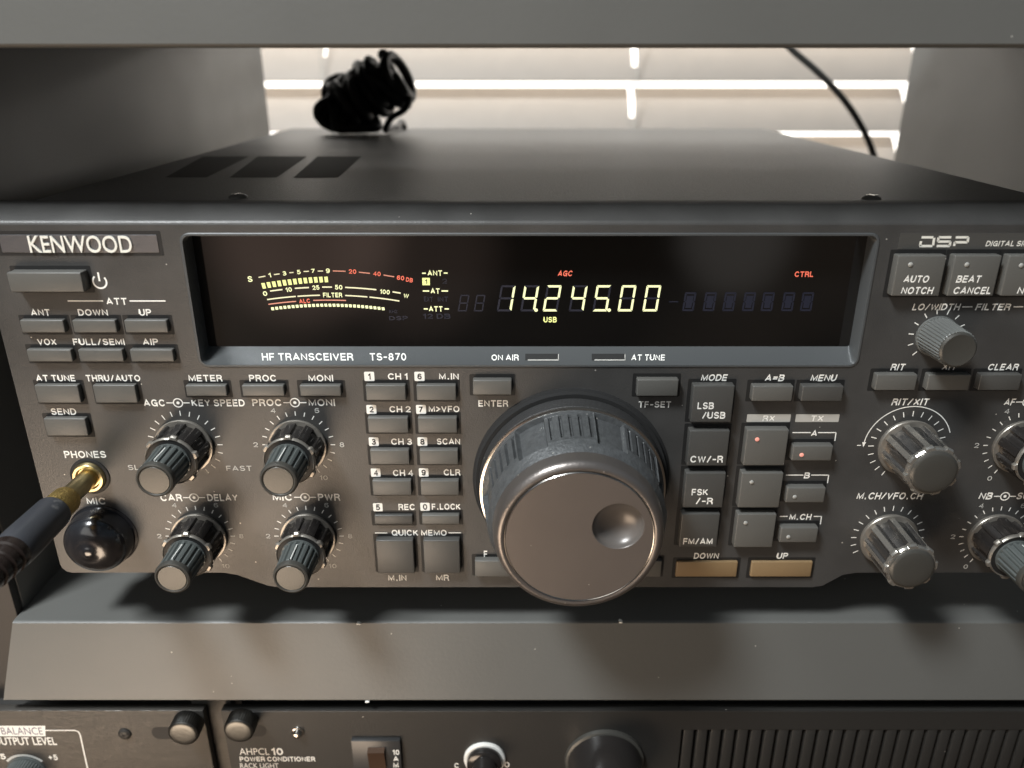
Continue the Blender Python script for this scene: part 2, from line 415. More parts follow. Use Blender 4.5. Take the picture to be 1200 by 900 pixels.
def stroke_glyphs(string, wt, shear):
    key = (string, wt, shear)
    if key in _SG: return _SG[key]
    V, Fc = [], []; x = 0.; k = 1-wt
    for j, ch in enumerate(string):
        w, st = GL[ch]
        for i, P in enumerate(st):
            P = [Vector((x+p[0], wt/2+p[1]*k)) for p in P]
            closed = (P[0]-P[-1]).length < 1e-5
            if closed: P = P[:-1]
            n = len(P); row = []
            for q in range(n):
                a = P[q-1] if (q or closed) else None; b = P[(q+1) % n] if (q < n-1 or closed) else None
                d1 = (P[q]-a).normalized() if a is not None else None; d2 = (b-P[q]).normalized() if b is not None else None
                d1 = d1 or d2; d2 = d2 or d1
                n1, n2 = Vector((-d1.y, d1.x)), Vector((-d2.y, d2.x)); mt = n1+n2
                mt = mt/max(mt.length_squared/2, .45) if mt.length > 1e-4 else n1
                c = P[q].copy()
                if not closed and q == 0: c -= d2*wt*.5*(0 if ch in 'AVKMNWXY7/' else 1)*(1 if abs(d2.y) > .9 else .6)
                if not closed and q == n-1: c += d1*wt*.5*(0 if ch in 'AVKMNWXY7/' else 1)*(1 if abs(d1.y) > .9 else .6)
                row.append((c+mt*wt/2, c-mt*wt/2))
            b0 = len(V)
            for l, r in row:
                for p in (l, r): V.append((p.x+shear*p.y, p.y, .004*i/.2))
            for q in range(n if closed else n-1):
                r2 = (q+1) % n; Fc.append((b0+2*q, b0+2*r2, b0+2*r2+1, b0+2*q+1))
        x += w + (.30 if ch != ' ' else .12) + wt*.35 + (.12 if ch == '.' or string[j+1:j+2] == '.' else 0)
    V = [(v[0]*CAP, v[1]*CAP, v[2]) for v in V]
    xs = [v[0] for v in V]; _SG[key] = (V, Fc, (min(xs), max(xs)))
    return _SG[key]

def rrect(x0, x1, z0, z1, r, n=5):
    P = []
    for cx, cz, a0 in ((x1-r, z1-r, 0), (x0+r, z1-r, 90), (x0+r, z0+r, 180), (x1-r, z0+r, 270)):
        for k in range(n+1):
            a = rad(a0 + 90*k/n); P.append((cx+r*math.cos(a), cz+r*math.sin(a)))
    return P

# ------------------------------------------------------------------ daylight sky beyond the window, blind
SKY = material('bright_daylight', (0, 0, 0), 1, emit=(1., .955, .885), estr=3.1)
b = MB(); b.box(-900, 1000, 760, 764, -500, 700)
o = b.done('sky', SKY, None, 0); o['kind'] = 'structure'

YB = 560.
bl = thing('window_blind', 'cream horizontal slat blind glowing with daylight behind the radio', 'blind', (70, YB, -260))
xa, xb = -420., 357.
hx = px(741, 110, YB).x
hx2 = px(385, 110, YB).x
for k in range(14):
    zc = 119.5 + 42.6*(k-8)
    b = MB()
    def slat(x0, x1, s0=0., s1=1.):
        # 46 mm slat, slightly crowned, tipped so its lower edge comes towards the room
        n = 8; top = []; bot = []
        for i in range(n+1):
            s = s0 + (s1-s0)*i/n
            u = (s-.5)*46; cr_ = 3.2*(1-(2*s-1)**2)
            a = rad(52)
            y = YB - u*math.cos(a) - cr_*math.sin(a); z = zc - u*math.sin(a) + cr_*math.cos(a)*.6
            top.append((y, z)); bot.append((y+.9, z-1.3))
        b.xprism(top + bot[::-1], x0, x1)
    slat(xa, hx2-1.2); slat(hx2+1.2, hx-2.6); slat(hx2-1.2, hx2+1.2, .5, 1.)
    slat(hx-2.6, hx+2.6, .72, 1.); slat(hx+2.6, xb)
    b.done('slat', 'blind', bl, 40)
for x in (hx, hx2):
    MB().tube([(x, YB-21, -250), (x, YB-21, 330)], .5, 6).done('ladder_cord', 'tape', bl)

# ------------------------------------------------------------------ shelf cabinet
XL, XR = -157., 251.
ZL = px(600, 822, -3.4).z
Z0 = -7.                                                  # top of the lower shelf
sh = thing('shelf_cabinet', 'grey painted shelf cabinet holding the radio between its upper and lower shelf', 'cabinet', (47, 160, -130))
b = MB()
b.xprism([(1.3, Z0-.5), (1.8, Z0-.12), (2.4, Z0), (335, Z0), (335, Z0-12), (5, Z0-12), (-.5, ZL), (-2.8, ZL), (-3.4, ZL+.7)], XL, XR)
for v in b.b.verts:                                        # the front skirt flares at its left end
    if v.co.x < 0 and v.co.z < Z0-13: v.co.x -= 6.4
b.done('lower_shelf', 'cabgrey', sh, 30)
b = MB()
b.xprism([(-14, 158.6), (-14.6, 158.75), (-15, 159.3), (-13, 214), (262, 214), (262, 176), (-3, 176), (-8, 158.6)], XL-16, XR+16)
b.done('upper_shelf', 'cabgrey', sh, 30)
for x0, x1 in ((XL-16, XL), (XR, XR+16)):
    b = MB(); b.box(x0, x1, 8, 335, -130, 175.6, .6); b.done('side_panel', 'cabgrey', sh, 30)
b = MB(); b.box(XL-26, XL-.3, 4.5, 7.8, -130, 158, .4); b.done('shade_post', 'cabshade', sh, 30)  # side post painted dark and carried up to imitate shade beside the radio
b = MB(); gx0, gx1 = px(236, 850, 1).x, px(268, 850, 1).x
b.box(gx0-2, gx1+2, 1, 5, -130, -36, .3); b.done('rack_rail', 'rackbrown', sh, 30)

for q in ((727, 729, 1.4), (430, 822.5, -3.5), (420, 731, .9)):
    c = px(q[0], q[1], q[2]); P = []
    for k in range(9):
        a = 2*PI*k/9; P.append((c.x+math.cos(a)*random.uniform(.4, 1.), c.z+math.sin(a)*random.uniform(.15, .35)))
    m = MB(); m.prism(P, q[2]-.25, q[2]+1.2); m.done('paint_chip', 'print', sh, 0)

# ------------------------------------------------------------------ the radio
tr = thing('radio_transceiver', 'charcoal radio transceiver with lit meter and frequency display, big tuning dial and many keys', 'radio', (12, 140, Z0))
ZT = px(600, 260).z
PL, PR = -136.4, 158.
pan = MB()
zl = px(120, 671).z; zch = px(600, 688).z
xo = [px(262, 671).x, px(326, 688).x, px(952, 687.5).x, px(1004, 670).x]
outl = [(PL, ZT-.8), (PL, zl+3)] + [(PL+3-3*math.cos(rad(a)), zl+3-3*math.sin(rad(a))) for a in (30, 60, 90)] + \
       [(xo[0], zl), (xo[0]+4, zl-.8), (xo[1]-3, zch+.5), (xo[1], zch), (xo[2], zch), (xo[2]+3, zch+.5), (xo[3]-4, zl-.8), (xo[3], zl),
        (PR-3, zl), (PR, zl+3), (PR, ZT-.8)]
hx0 = (px(210, 281).x + px(232.6, 420).x)/2; hx1 = (px(1029, 276).x + px(1009, 428).x)/2
hz1 = px(620, 272.8).z; hz0 = px(620, 430.5).z
hole = rrect(hx0, hx1, hz0, hz1, 2.6)
t = bmesh.new(); ed = []
for L in (outl, hole):
    vs = [t.verts.new((p[0], 0, p[1])) for p in L]
    ed += [t.edges.new((vs[i], vs[(i+1) % len(vs)])) for i in range(len(vs))]
bmesh.ops.triangle_fill(t, edges=ed, use_beauty=True, normal=(0, -1, 0))
ret = bmesh.ops.extrude_face_region(t, geom=t.faces[:])
for v in [g for g in ret['geom'] if isinstance(g, bmesh.types.BMVert)]: v.co.y = 12
pan.join(t)
# rounded upper shoulder, ends drawn in
zt2 = ZT + 3.6
front = []
for x, inset in ((PL, 0), (PL+.6, .15), (PL+1.4, .3)):
    pass
pan.xprism([(0, ZT-.8), (.12, ZT-.3), (.42, ZT+.1), (.9, ZT+.42), (5.2, zt2-.3), (5.9, zt2), (12, zt2), (12, ZT-.8)], PL, PR)
panel = pan.done('front_panel', 'panel', tr, 28)

# cabinet
b = MB(); CX0, CX1 = -131., 148.6; zc1 = zt2-.35
b.prism([(CX0, 10), (CX1, 10), (CX1, zc1-3)] + [(CX1-3+3*math.cos(rad(a)), zc1-3+3*math.sin(rad(a))) for a in (30, 60, 90)] +
        [(CX0+3-3*math.sin(rad(a)), zc1-3+3*math.cos(rad(a))) for a in (0, 30, 60)] + [(CX0, zc1-3)], 6.2, 280)
cab = b.done('cabinet', 'cabinet', tr, 30)
def on_top(x, y):
    u, v = (x-600)/F, (y-450)/F
    tt = (zc1-ZC)/(-SP - v*CP)
    return (u*tt, tt*(CP-v*SP)-DIST)
for q in (((194, 208), (242, 208), (292, 183.5), (238, 183.5)), ((269, 208.3), (324, 208.3), (360, 183.5), (302, 183.5)), ((344, 208.3), (396, 208.3), (424, 183.5), (372, 183.5))):
    t = bmesh.new(); t.faces.new([t.verts.new((*on_top(*p), zc1+.08)) for p in q]); m = MB(); m.join(t); m.done('vent', 'vent', cab, 0)
for q in ((279, 231.5), (1021, 233.2)):
    x, y = on_top(*q); m = MB(); t = bmesh.new()
    bmesh.ops.create_uvsphere(t, u_segments=20, v_segments=8, radius=1)
    for v in t.verts: v.co = Vector((x+v.co.x*2.6, y+v.co.y*2.6, zc1+max(v.co.z, -.1)*1.1))
    m.join(t); o = m.done('screw', 'nickel' if 0 else 'keydark', cab, 40)
    m = MB(); m.box(x-1.7, x+1.7, y-.3, y+.3, zc1+1.02, zc1+1.14); m.box(x-.3, x+.3, y-1.7, y+1.7, zc1+1.03, zc1+1.15); m.done('screw_slot', 'chrome', cab, 0)
for x, y in ((-100, 42), (112, 42), (-105, 255), (118, 255)):
    m = MB(); t = bmesh.new(); bmesh.ops.create_cone(t, cap_ends=True, segments=32, radius1=8.4, radius2=9.2, depth=17.4)
    for v in t.verts: v.co += Vector((x, y, Z0+8.7))
    m.join(t); m.done('foot', 'felt', tr, 30)

# display
DY = 6.0
gl0 = (px(227.5, 281, DY).x + px(242, 404, DY).x)/2; gl1 = (px(1016, 281, DY).x + px(996, 404, DY).x)/2
gz1 = px(620, 280.5, DY).z; gz0 = px(620, 405, DY).z
disp = MB().box(gl0-2, gl1+2, DY, DY+2, gz0-1, gz1+4).done('display', 'glass', tr, 0)
r0 = [(x, .0, z) for x, z in hole]
r01 = [(x, -.25, z) for x, z in rrect(hx0+.25, hx1-.25, hz0+.25, hz1-.25, 2.4)]
r1 = [(x, -.25, z) for x, z in rrect(hx0+.7, hx1-.7, hz0+.7, hz1-.7, 2.0)]
r1b = [(x, .9, z) for x, z in rrect(hx0+1.1, hx1-1.1, hz0+1.0, hz1-1.0, 1.8)]
r2 = [(x, DY+.4, z) for x, z in rrect(gl0, gl1, gz0, gz1+1.5, .5)]
MB().loft([r0, r01, r1, r1b, r2]).done('display_bezel', 'sill', disp, 32)

# writing on the sill: follow the sloping face
def sill_y(py):            # depth of the sill face for a photo row
    za, ya, zb, yb = hz0+1.0, .9, gz0, DY+.4
    lo, hi = 0., DY+.4
    for _ in range(40):
        mid = (lo+hi)/2; z = px(620, py, mid).z
        zs = za + (mid-ya)/(yb-ya)*(zb-za)
        if z > zs: lo = mid      # still above the face, go deeper
        else: hi = mid
    return lo
def to_sill(mb, y_ref):
    za, ya, zb, yb = hz0+1.0, .9, gz0, DY+.4
    for v in mb.b.verts:
        d = -(v.co.y - y_ref)
        # project along the view ray on to the sill plane
        C = Vector((0, -DIST, ZC)); r = v.co - C
        # plane: (z-za)*(yb-ya) - (y-ya)*(zb-za) = 0
        k = -((C.z-za)*(yb-ya) - (C.y-ya)*(zb-za)) / (r.z*(yb-ya) - r.y*(zb-za))
        v.co = C + r*(k*.9993)
    return mb
for a in (('HF TRANSCEIVER', 307, 414, 418, 8.6), ('TS-870', 433.5, 476, 418, 8.6), ('ON AIR', 576, 608, 418.8, 7), ('AT TUNE', 740, 779, 418.8, 7)):
    m = MB(); m.text(*a, wt=.17); to_sill(m, 0).done('caption', 'print', disp, 0)
for x0, x1 in ((615.5, 654), (693.5, 732)):
    m = MB(); m.flat([(p.x, p.z) for p in (px(x0, 414.5), px(x1, 414.5), px(x1, 422), px(x0, 422))], 0)
    to_sill(m, 0).done('indicator_slot', 'slot', disp, 0)
for x0, x1 in ((615.5, 654), (693.5, 732)):
    m = MB()
    m.flat([(p.x, p.z) for p in (px(x0+3, 421.3), px(x1+.8, 421.3), px(x1+.8, 422.6), px(x0+3, 422.6))], 0)
    m.flat([(p.x, p.z) for p in (px(x1, 415), px(x1+.9, 415), px(x1+.9, 422.4), px(x1, 422.4))], 0)
    to_sill(m, 0)
    for v in m.b.verts: v.co += Vector((0, -.02, .03))
    m.done('indicator_frame', 'bar', disp, 0)

# lit writing
LY = DY - .04
def q2(x, y): p = px(x, y, LY); return (p.x, p.z)
def T(mb, *a, **k): return mb.text(*a, Y=LY, dz=.0, **k)
white, line, red, pink, off, yel, seg = (MB() for _ in range(7))
# signal meter
for s_, x, y, w, h, rt in (('S', 293, 327, 5.5, 6.8, 0), ('1', 316, 322.5, 3, 5, 8), ('3', 333.3, 320.3, 4.4, 5, 8), ('5', 350, 318.8, 4.4, 5, 5), ('7', 367, 317.6, 4.4, 5, 3), ('9', 384.2, 317.3, 4.6, 5.4, 0)):
    T(white, s_, x-w/2, x+w/2, y, h, bold=.025, rot=rad(rt))
for s_, x, y, w, h, rt in (('20', 413, 318.2, 9, 5.2, -2), ('40', 441.6, 320.8, 9, 5.2, -5), ('60', 469.3, 325.6, 8.6, 5.2, -8), ('dB', 479.8, 328, 8, 5, -10)):
    T(red, s_, x-w/2, x+w/2, y, h, bold=.025, rot=rad(rt))
for x0, y0, x1, y1 in ((303, 325, 311, 323.6), (321, 321.8, 327.6, 321), (339, 319.6, 344, 319.2), (355.8, 318.2, 362, 317.9), (372.4, 317.7, 378.5, 317.6)):
    line.stroke([q2(x0, y0), q2(x1, y1)], .28, LY)
for x0, y0, x1, y1 in ((390, 317.5, 405, 317.9), (420.5, 319, 433.5, 320.3), (449.5, 322.3, 462, 324.4)):
    pink.stroke([q2(x0, y0), q2(x1, y1)], .28, LY)
n = 13
for k in range(n):
    f0 = k/n; x = 306.4 + (380.2-306.4)*k/(n-1); y = 334.8 - 7.4*(1-(1-k/(n-1))**1.6)
    dx, sl = 4.3, 1.6-1.1*f0
    yel.flat([q2(x-.4, y-3.0), q2(x+dx-.6, y-3.3), q2(x+dx+sl-.4, y+3.2), q2(x+sl, y+3.5)], LY)
for s_, x, y, w, h, rt in (('0', 310.6, 344, 5, 5.4, 10), ('10', 338.3, 339.4, 7.4, 5.2, 7), ('25', 370, 337, 8.4, 5.2, 3), ('50', 396.8, 336.6, 8.8, 5.4, -1), ('100', 451, 342, 11.5, 5.2, -6), ('W', 476, 346.7, 6, 5.2, -8)):
    T(white, s_, x-w/2, x+w/2, y, h, bold=.025, rot=rad(rt))
def arc_y(base, x):                # common sag of all the meter arcs
    return base + ((x-385)/85.)**2*7.2
def arcline(mb, base, x0, x1, w=.3):
    mb.band([q2(x0+(x1-x0)*i/10, arc_y(base, x0+(x1-x0)*i/10)) for i in range(11)], w, LY)
for x0, x1 in ((316.5, 331), (345.5, 362), (377.5, 389), (404.5, 441), (460, 469.5)): arcline(line, 336.4, x0, x1, .36)
for x0, x1 in ((313, 346.6), (348.6, 375), (404.5, 430.5), (433, 468)): arcline(line, 345.9, x0, x1, .34)
T(white, 'FILTER', 378.6, 401, 345.7, 5.4, bold=.03)
for x0, x1 in ((314.5, 347), (367, 405.5)): arcline(pink, 351.7, x0, x1, .28)
T(red, 'ALC', 350.5, 363.3, 352.8, 5, bold=.022, rot=rad(4))
n = 28
for k in range(n):
    x = 317.5 + (447-317.5)*k/(n-1); y = arc_y(357.6, x+3)
    seg.flat([q2(x, y-1.6), q2(x+3.3, y-1.7), q2(x+3.9, y+1.7), q2(x+.7, y+1.8)], LY)
# antenna column
T(white, 'ANT', 501, 518, 320, 6.4, bold=.03); T(white, 'AT', 504.6, 515.2, 341, 6.2, bold=.03); T(white, 'ATT', 502.6, 518.6, 362, 6.2, bold=.03)
for x0, x1, y in ((494.5, 499, 320.2), (520, 524.5, 320), (495.5, 503, 341), (517.4, 525, 341), (496.6, 501.4, 362), (521, 526, 362)):
    seg.stroke([q2(x0, y), q2(x1, y)], .36, LY)
yb_ = MB()
anb = MB(); anb.flat([q2(494.8, 325.6), q2(503.6, 325.6), q2(503.8, 334.2), q2(495, 334.2)], LY)
yb_.text('1', 498, 500.6, 330, 5.2, Y=LY-.02, dz=0, bold=.02)
def dimtext(s_, x0, x1, y, h, **k): T(off, s_, x0, x1, y, h, **k)
dimtext('2', 518, 524, 329.5, 6); dimtext('EXT', 497, 507, 350.5, 6); dimtext('INT', 513, 525, 350.5, 6); dimtext('12 dB', 495.5, 528, 370.5, 6)
dimtext('kHz', 456, 466, 365, 4); dimtext('DSP', 456, 478, 372.8, 5)
# seven-segment figures
SEGS = {'0': 'abcdef', '1': 'bc', '2': 'abged', '4': 'fgbc', '5': 'afgcd', '8': 'abcdefg'}
def digit(mb, ch, x, y0, y1, w, lw, inv=False, slant=.17):
    h = y1-y0; hh = h/2
    def P(u, v): return q2(x + u*w + slant*(h*(1-v)) - slant*h/2, y0 + v*h)     # u,v in 0..1, v down
    l = lw/w; lv = lw/h; g = .012
    S7 = {'a': [(0+g*2, 0), (1-g*2, 0), (1-l, lv), (l, lv)], 'd': [(l, 1-lv), (1-l, 1-lv), (1-g*2, 1), (g*2, 1)],
          'g': [(l*.55, .5), (l, .5-lv/2), (1-l, .5-lv/2), (1-l*.55, .5), (1-l, .5+lv/2), (l, .5+lv/2)],
          'f': [(0, g*2), (l, lv+g), (l, .5-lv/2-g), (l*.4, .5-g*1.5), (0, .5-lv*.4)], 'e': [(0, .5+lv*.4), (l*.4, .5+g*1.5), (l, .5+lv/2+g), (l, 1-lv-g), (0, 1-g*2)],
          'b': [(1, g*2), (1, .5-lv*.4), (1-l*.4, .5-g*1.5), (1-l, .5-lv/2-g), (1-l, lv+g)], 'c': [(1, .5+lv*.4), (1, 1-g*2), (1-l, 1-lv-g), (1-l, .5+lv/2+g), (1-l*.4, .5+g*1.5)]}
    on = SEGS[ch]
    for k_, p in S7.items():
        if (k_ in on) != inv: mb.flat([P(*a) for a in p], LY)
D0, D1 = 334.3, 364.9
for ch, x in (('1', 584.6), ('4', 612.2), ('2', 638.5), ('4', 669), ('5', 696.8), ('0', 726.2), ('0', 755.3)):
    digs = MB(); digit(digs, ch, x, D0, D1, 17.2, 2.55); digs.done('digit', 'vfd', disp, 0)
    digit(off, ch, x, D0, D1, 17.2, 2.3, inv=True)
for x in (628.2, 713.8): digs = MB(); digs.disc(q2(x, 363.4), .48, LY); digs.done('decimal_point', 'vfd', disp, 0)
for x in (538, 556.8): digit(off, '8', x, 345.5, D1, 10.6, 1.5)
off.stroke([q2(784, 353.6), q2(795, 353.6)], .3, LY)
for x in (801, 825, 848, 871, 893, 917, 939):
    digit(off, '8', x, 342.5, 364.6, 13.5, 2.2)
    off.flat([q2(x+4, 346.5), q2(x+12, 346.5), q2(x+9, 361), q2(x+2, 361)], LY-.01)
for a in (('AGC', 653.6, 671, 320.4, 6.6, .25), ('CTRL', 931.4, 953, 321.3, 6.4, 0.)):
    m = MB(); T(m, *a[:5], shear=a[5]); m.done('red_indicator', 'vfdred', disp, 0)
yl2 = MB(); T(yl2, 'USB', 636.6, 652.4, 374.6, 6.4, bold=.03)
yel.done('signal_bar', 'vfdyel', disp, 0); seg.done('filter_bar', 'vfd', disp, 0)
white.done('meter_lettering', 'vfd', disp, 0); line.done('meter_line', 'vfdline', disp, 0)
red.done('red_lettering', 'vfdred', disp, 0); pink.done('red_meter_line', 'vfdpink', disp, 0)
off.done('unlit_segments', 'vfdoff', disp, 0); yl2.done('mode_indicator', 'vfdyel', disp, 0); anb.done('antenna_square', 'vfdyel', disp, 0); yb_.done('antenna_number', 'slot', disp, 0)

# ---- badges
def quad_px(a, Y=0.): return [(p.x, p.z) for p in (px(x, y, Y) for x, y in a)]
x0, x1 = px(-4, 285).x, px(190, 285).x; z0, z1 = px(95, 299.5).z, px(95, 270.5).z
m = MB(); m.prism(rrect(x0, x1, z0, z1, .15, 1), -.05, .4); bd = m.done('badge', 'slot', tr, 0)
m = MB(); m.prism(rrect(x0+1.0, x1-1.0, z0+.8, z1-.95, .2, 1), -.2, .2, .1); m.done('badge_plate', 'plate', bd, 20)
m = MB(); m.text('KENWOOD', 34.5, 155, 286, 19.2, Y=-.2, dz=.02, bold=.006, deep=.045, face='b'); m.done('badge_lettering', 'badge', bd, 0)
x0, x1 = px(1053.5, 283).x, PR-1.; z0, z1 = px(1100, 292).z, px(1100, 273).z
m = MB(); m.prism(rrect(x0, x1, z0, z1, .2, 1), -.06, .4); bd2 = m.done('badge', 'keydark', tr, 0)
m = MB()
def dsp(pts, w=.62): m.stroke([(p.x, p.z) for p in (px(x, y) for x, y in pts)], w, -.12)
SL = 1.2                                                   # slanted block capitals
for i, x in enumerate((1078.5, 1098.5, 1118.5)):
    t_, m_2, b_ = 278, 283, 288.2
    if i == 0: dsp([(x+SL, t_), (x+15, t_)]); dsp([(x+16, t_+.6), (x+14.6, b_-.6)]); dsp([(x+14, b_), (x-SL, b_)]); dsp([(x+.6, m_2-.5), (x-SL+.6, b_)])
    if i == 1: dsp([(x+SL, t_), (x+16, t_)]); dsp([(x+SL, t_), (x+.4, m_2)]); dsp([(x+.4, m_2), (x+15, m_2)]); dsp([(x+15, m_2), (x+14, b_)]); dsp([(x+14.4, b_), (x-SL, b_)])
    if i == 2: dsp([(x+SL, t_), (x+16, t_)]); dsp([(x+16, t_), (x+15, m_2+.8)]); dsp([(x+15, m_2+.8), (x, m_2+.8)]); dsp([(x+.3, m_2+.4), (x-SL+.4, b_)])
m.text('DIGITAL SIGNAL PROCESSOR', 1155, 1278, 285.3, 6.4, bold=.018, shear=.18, dz=.12)
m.done('badge_lettering', 'badge', bd2, 0)

# ---- printing on the panel
pr = MB(); pd = MB()
R_, I_ = dict(bold=.016), dict(bold=.016, shear=.2)
def PT(s_, xl, xr, yc, h=8., **k):
    m = MB(); m.text(s_, xl, xr, yc, h, **k); m.done('caption', 'print', panel, 0)
def L(*pts, w=.3):
    m = MB(); m.stroke([(p.x, p.z) for p in (px(x, y) for x, y in pts)], w, -.07); m.done('caption_line', 'print', panel, 0)
for a in (('ATT', 124.6, 148.6, 353, 8), ('ANT', 36.3, 58.5, 366, 7.8), ('DOWN', 91.5, 126.4, 366, 7.8), ('UP', 162.4, 177.3, 366, 7.8),
          ('VOX', 44, 66, 400.5, 7.6), ('FULL/SEMI', 85.6, 146, 400.5, 7.6), ('AIP', 167.4, 185.4, 400.5, 7.6),
          ('AT TUNE', 42.3, 88, 443, 7.6), ('THRU/AUTO', 101, 164.4, 443, 7.6), ('SEND', 60, 89.3, 482.2, 7.8), ('PHONES', 75.4, 124.2, 532.4, 8.2), ('MIC', 101.6, 123.4, 587, 8),
          ('METER', 221, 260.6, 443, 7.8), ('PROC', 292, 323.4, 443, 7.8), ('MONI', 361.4, 390.4, 443, 7.8),
          ('AGC', 168.4, 193, 472, 8.2), ('KEY SPEED', 224.6, 286.8, 472, 8.2), ('PROC', 295.6, 329.5, 471.6, 8.2), ('MONI', 361.6, 392.5, 471.6, 8.2),
          ('CAR', 188, 213.5, 583, 8.2), ('DELAY', 243, 278.5, 583, 8.2), ('MIC', 319.5, 342, 582.5, 8.2), ('PWR', 372.6, 398.6, 582.5, 8.2),
          ('CH 1', 454.6, 477.6, 441, 7.4), ('M.IN', 514.6, 537.6, 441, 7.4), ('CH 2', 456.4, 481.2, 479.4, 7.4), ('M>VFO', 502.4, 538.4, 479.2, 7.4),
          ('CH 3', 458.4, 482.8, 517.4, 7.4), ('SCAN', 512, 539.2, 517.2, 7.4), ('CH 4', 460.6, 484, 554, 7.4), ('CLR', 520, 539.6, 553.4, 7.4),
          ('REC', 467, 486, 594, 7.2), ('F.LOCK', 506, 539.6, 593.6, 7.2), ('QUICK MEMO', 459, 523.4, 624.2, 7), ('M.IN', 455, 476.4, 677, 7), ('MR', 511, 526.4, 676.8, 7),
          ('ENTER', 560.6, 595.6, 472.6, 7.6), ('F', 567, 571, 649, 7.6), ('TF-SET', 748.4, 786.2, 473.8, 7.4)):
    PT(*a, **R_)
for a in (('MODE', 821.4, 852.6, 442.4, 7.8), ('A=B', 896.4, 919.2, 442.7, 7.8), ('MENU', 949.8, 981, 442.7, 7.8),
          ('LO/WIDTH', 1069, 1125.6, 359.6, 7.8), ('FILTER', 1143, 1184.4, 359.6, 7.8), ('HI/SHIFT', 1203, 1254, 359.6, 7.8), ('RIT', 1043.6, 1061, 430, 7.6), ('XIT', 1104, 1122, 429.6, 7.6), ('CLEAR', 1158, 1193.6, 430, 7.6),
          ('RIT/XIT', 1044.8, 1089, 470.8, 8), ('M.CH/VFO.CH', 1004, 1082, 581, 8), ('AF', 1176.8, 1190, 471, 8), ('NB', 1147, 1163, 581, 8), ('SQL', 1191.6, 1212, 581, 8), ('RF', 1225, 1238, 471, 8)):
    PT(*a, **I_)
for a in (('DOWN', 813, 842.6, 651.2, 7), ('UP', 909.6, 923.4, 651.2, 7), ('A', 950.6, 957.4, 507.6, 7), ('B', 942, 949, 557, 7), ('M.CH', 925, 951, 605.6, 7)):
    PT(*a, bold=.02, shear=.1)
L((79.5, 352.6), (121, 352.6), w=.36); L((152, 352.6), (194, 352.6), w=.36)
L((439.4, 624.4), (453.8, 624.4)); L((525.6, 624.2), (540.4, 624.2))
for (xa_, xb_, xc_, xd_, ya_, yb2) in ((928.6, 950, 958.4, 979.6, 506.8, 516.6), (920.8, 941.2, 950.4, 971, 556.6, 566), (913.6, 923, 953.6, 962.6, 605, 614.4)):
    L((xa_, ya_), (xb_, ya_)); L((xc_, ya_), (xd_, ya_), (xd_-1.4, yb2))
L((1127.5, 359.6), (1139.5, 359.4)); L((1187.6, 359.4), (1199, 359.4))
c = px(117, 330)                                          # standby mark
pr.band([(c.x+1.75*math.cos(rad(a)), c.z+1.75*math.sin(rad(a))) for a in range(128, 128+285, 15)], .46, -.07)
pr.stroke([(c.x, c.z+.1), (c.x, c.z+2.5)], .46, -.07); pr.done('standby_symbol', 'print', panel, 0)
def link_mark(x, y):
    c = px(x, y); pr = MB()
    pr.ring((c.x, c.z), 1.25, .32, -.07); pr.disc((c.x, c.z), .45, -.07)
    pr.stroke([(c.x-3.2, c.z), (c.x-1.3, c.z)], .3, -.07); pr.stroke([(c.x+1.3, c.z), (c.x+3.2, c.z)], .3, -.07); pr.done('dual_control_symbol', 'print', panel, 0)
for q in ((208.7, 472), (345.6, 471.7), (227.5, 583), (357.6, 582.6), (1177.6, 581.5), (1204, 471)): link_mark(*q)
for s_, x, y in (('1', 432.8, 441), ('2', 435.3, 479.7), ('3', 438, 517.5), ('4', 440.3, 553.8), ('5', 442.8, 594.3), ('6', 491.6, 441), ('7', 493.4, 479.7), ('8', 495, 517.4), ('9', 496.5, 553.6), ('0', 498.1, 593.8)):
    c = px(x, y); m = MB(); m.flat(rrect(c.x-1.38, c.x+1.38, c.z-1.36, c.z+1.36, .3, 2), -.05); nb = m.done('number_square', 'print', panel, 0)
    w = 3.0 if s_ == '1' else 5.
    m = MB(); m.text(s_, x-w/2, x+w/2, y, 6.8, dz=.1, wt=.2); m.done('number', 'slot', panel, 0)
for s_, x0, x1 in (('RX', 874.6, 927), ('TX', 931.6, 984)):
    c0, c1 = px(x0, 494.4), px(x1, 485.4)
    m = MB(); m.flat(rrect(c0.x, c1.x, c0.z, c1.z, .15, 1), -.05); m.done('heading_bar', 'bar', panel, 0)
    PT(s_, (x0+x1)/2-7.2, (x0+x1)/2+7.2, 490, 6.6, bold=.012, dz=.1, shear=.1)

# knob scales
KN = {'agc': (-92.3, 55.6), 'proc': (-60.3, 55.6), 'car': (-92.6, 25.4), 'mic': (-60.3, 25.4), 'rit': (111.6, 55.2), 'mch': (111.6, 24.9), 'af': (143.6, 55.4), 'nb': (143.2, 25.2)}
def ticks(c, r0, r1, angs, w=.26, mb=None):
    for a in angs:
        s_, k_ = math.sin(rad(a)), math.cos(rad(a))
        mb.stroke([(c[0]+s_*r0, c[1]+k_*r0), (c[0]+s_*r1, c[1]+k_*r1)], w, -.07)
def numeral(s_, c, a, r=12.2, h=1.5, mb=None):
    V, Fc, (mn, mx) = stroke_glyphs(s_, .14, 0.)
    x, z = c[0]+r*math.sin(rad(a)), c[1]+r*math.cos(rad(a)); k_ = h/CAP
    t = bmesh.new(); vs = [t.verts.new((x+(v[0]-(mn+mx)/2)*k_*1.15, -.07-v[2], z+v[1]*k_-h/2)) for v in V]
    for f in Fc: t.faces.new([vs[i] for i in f])
    mb.join(t)
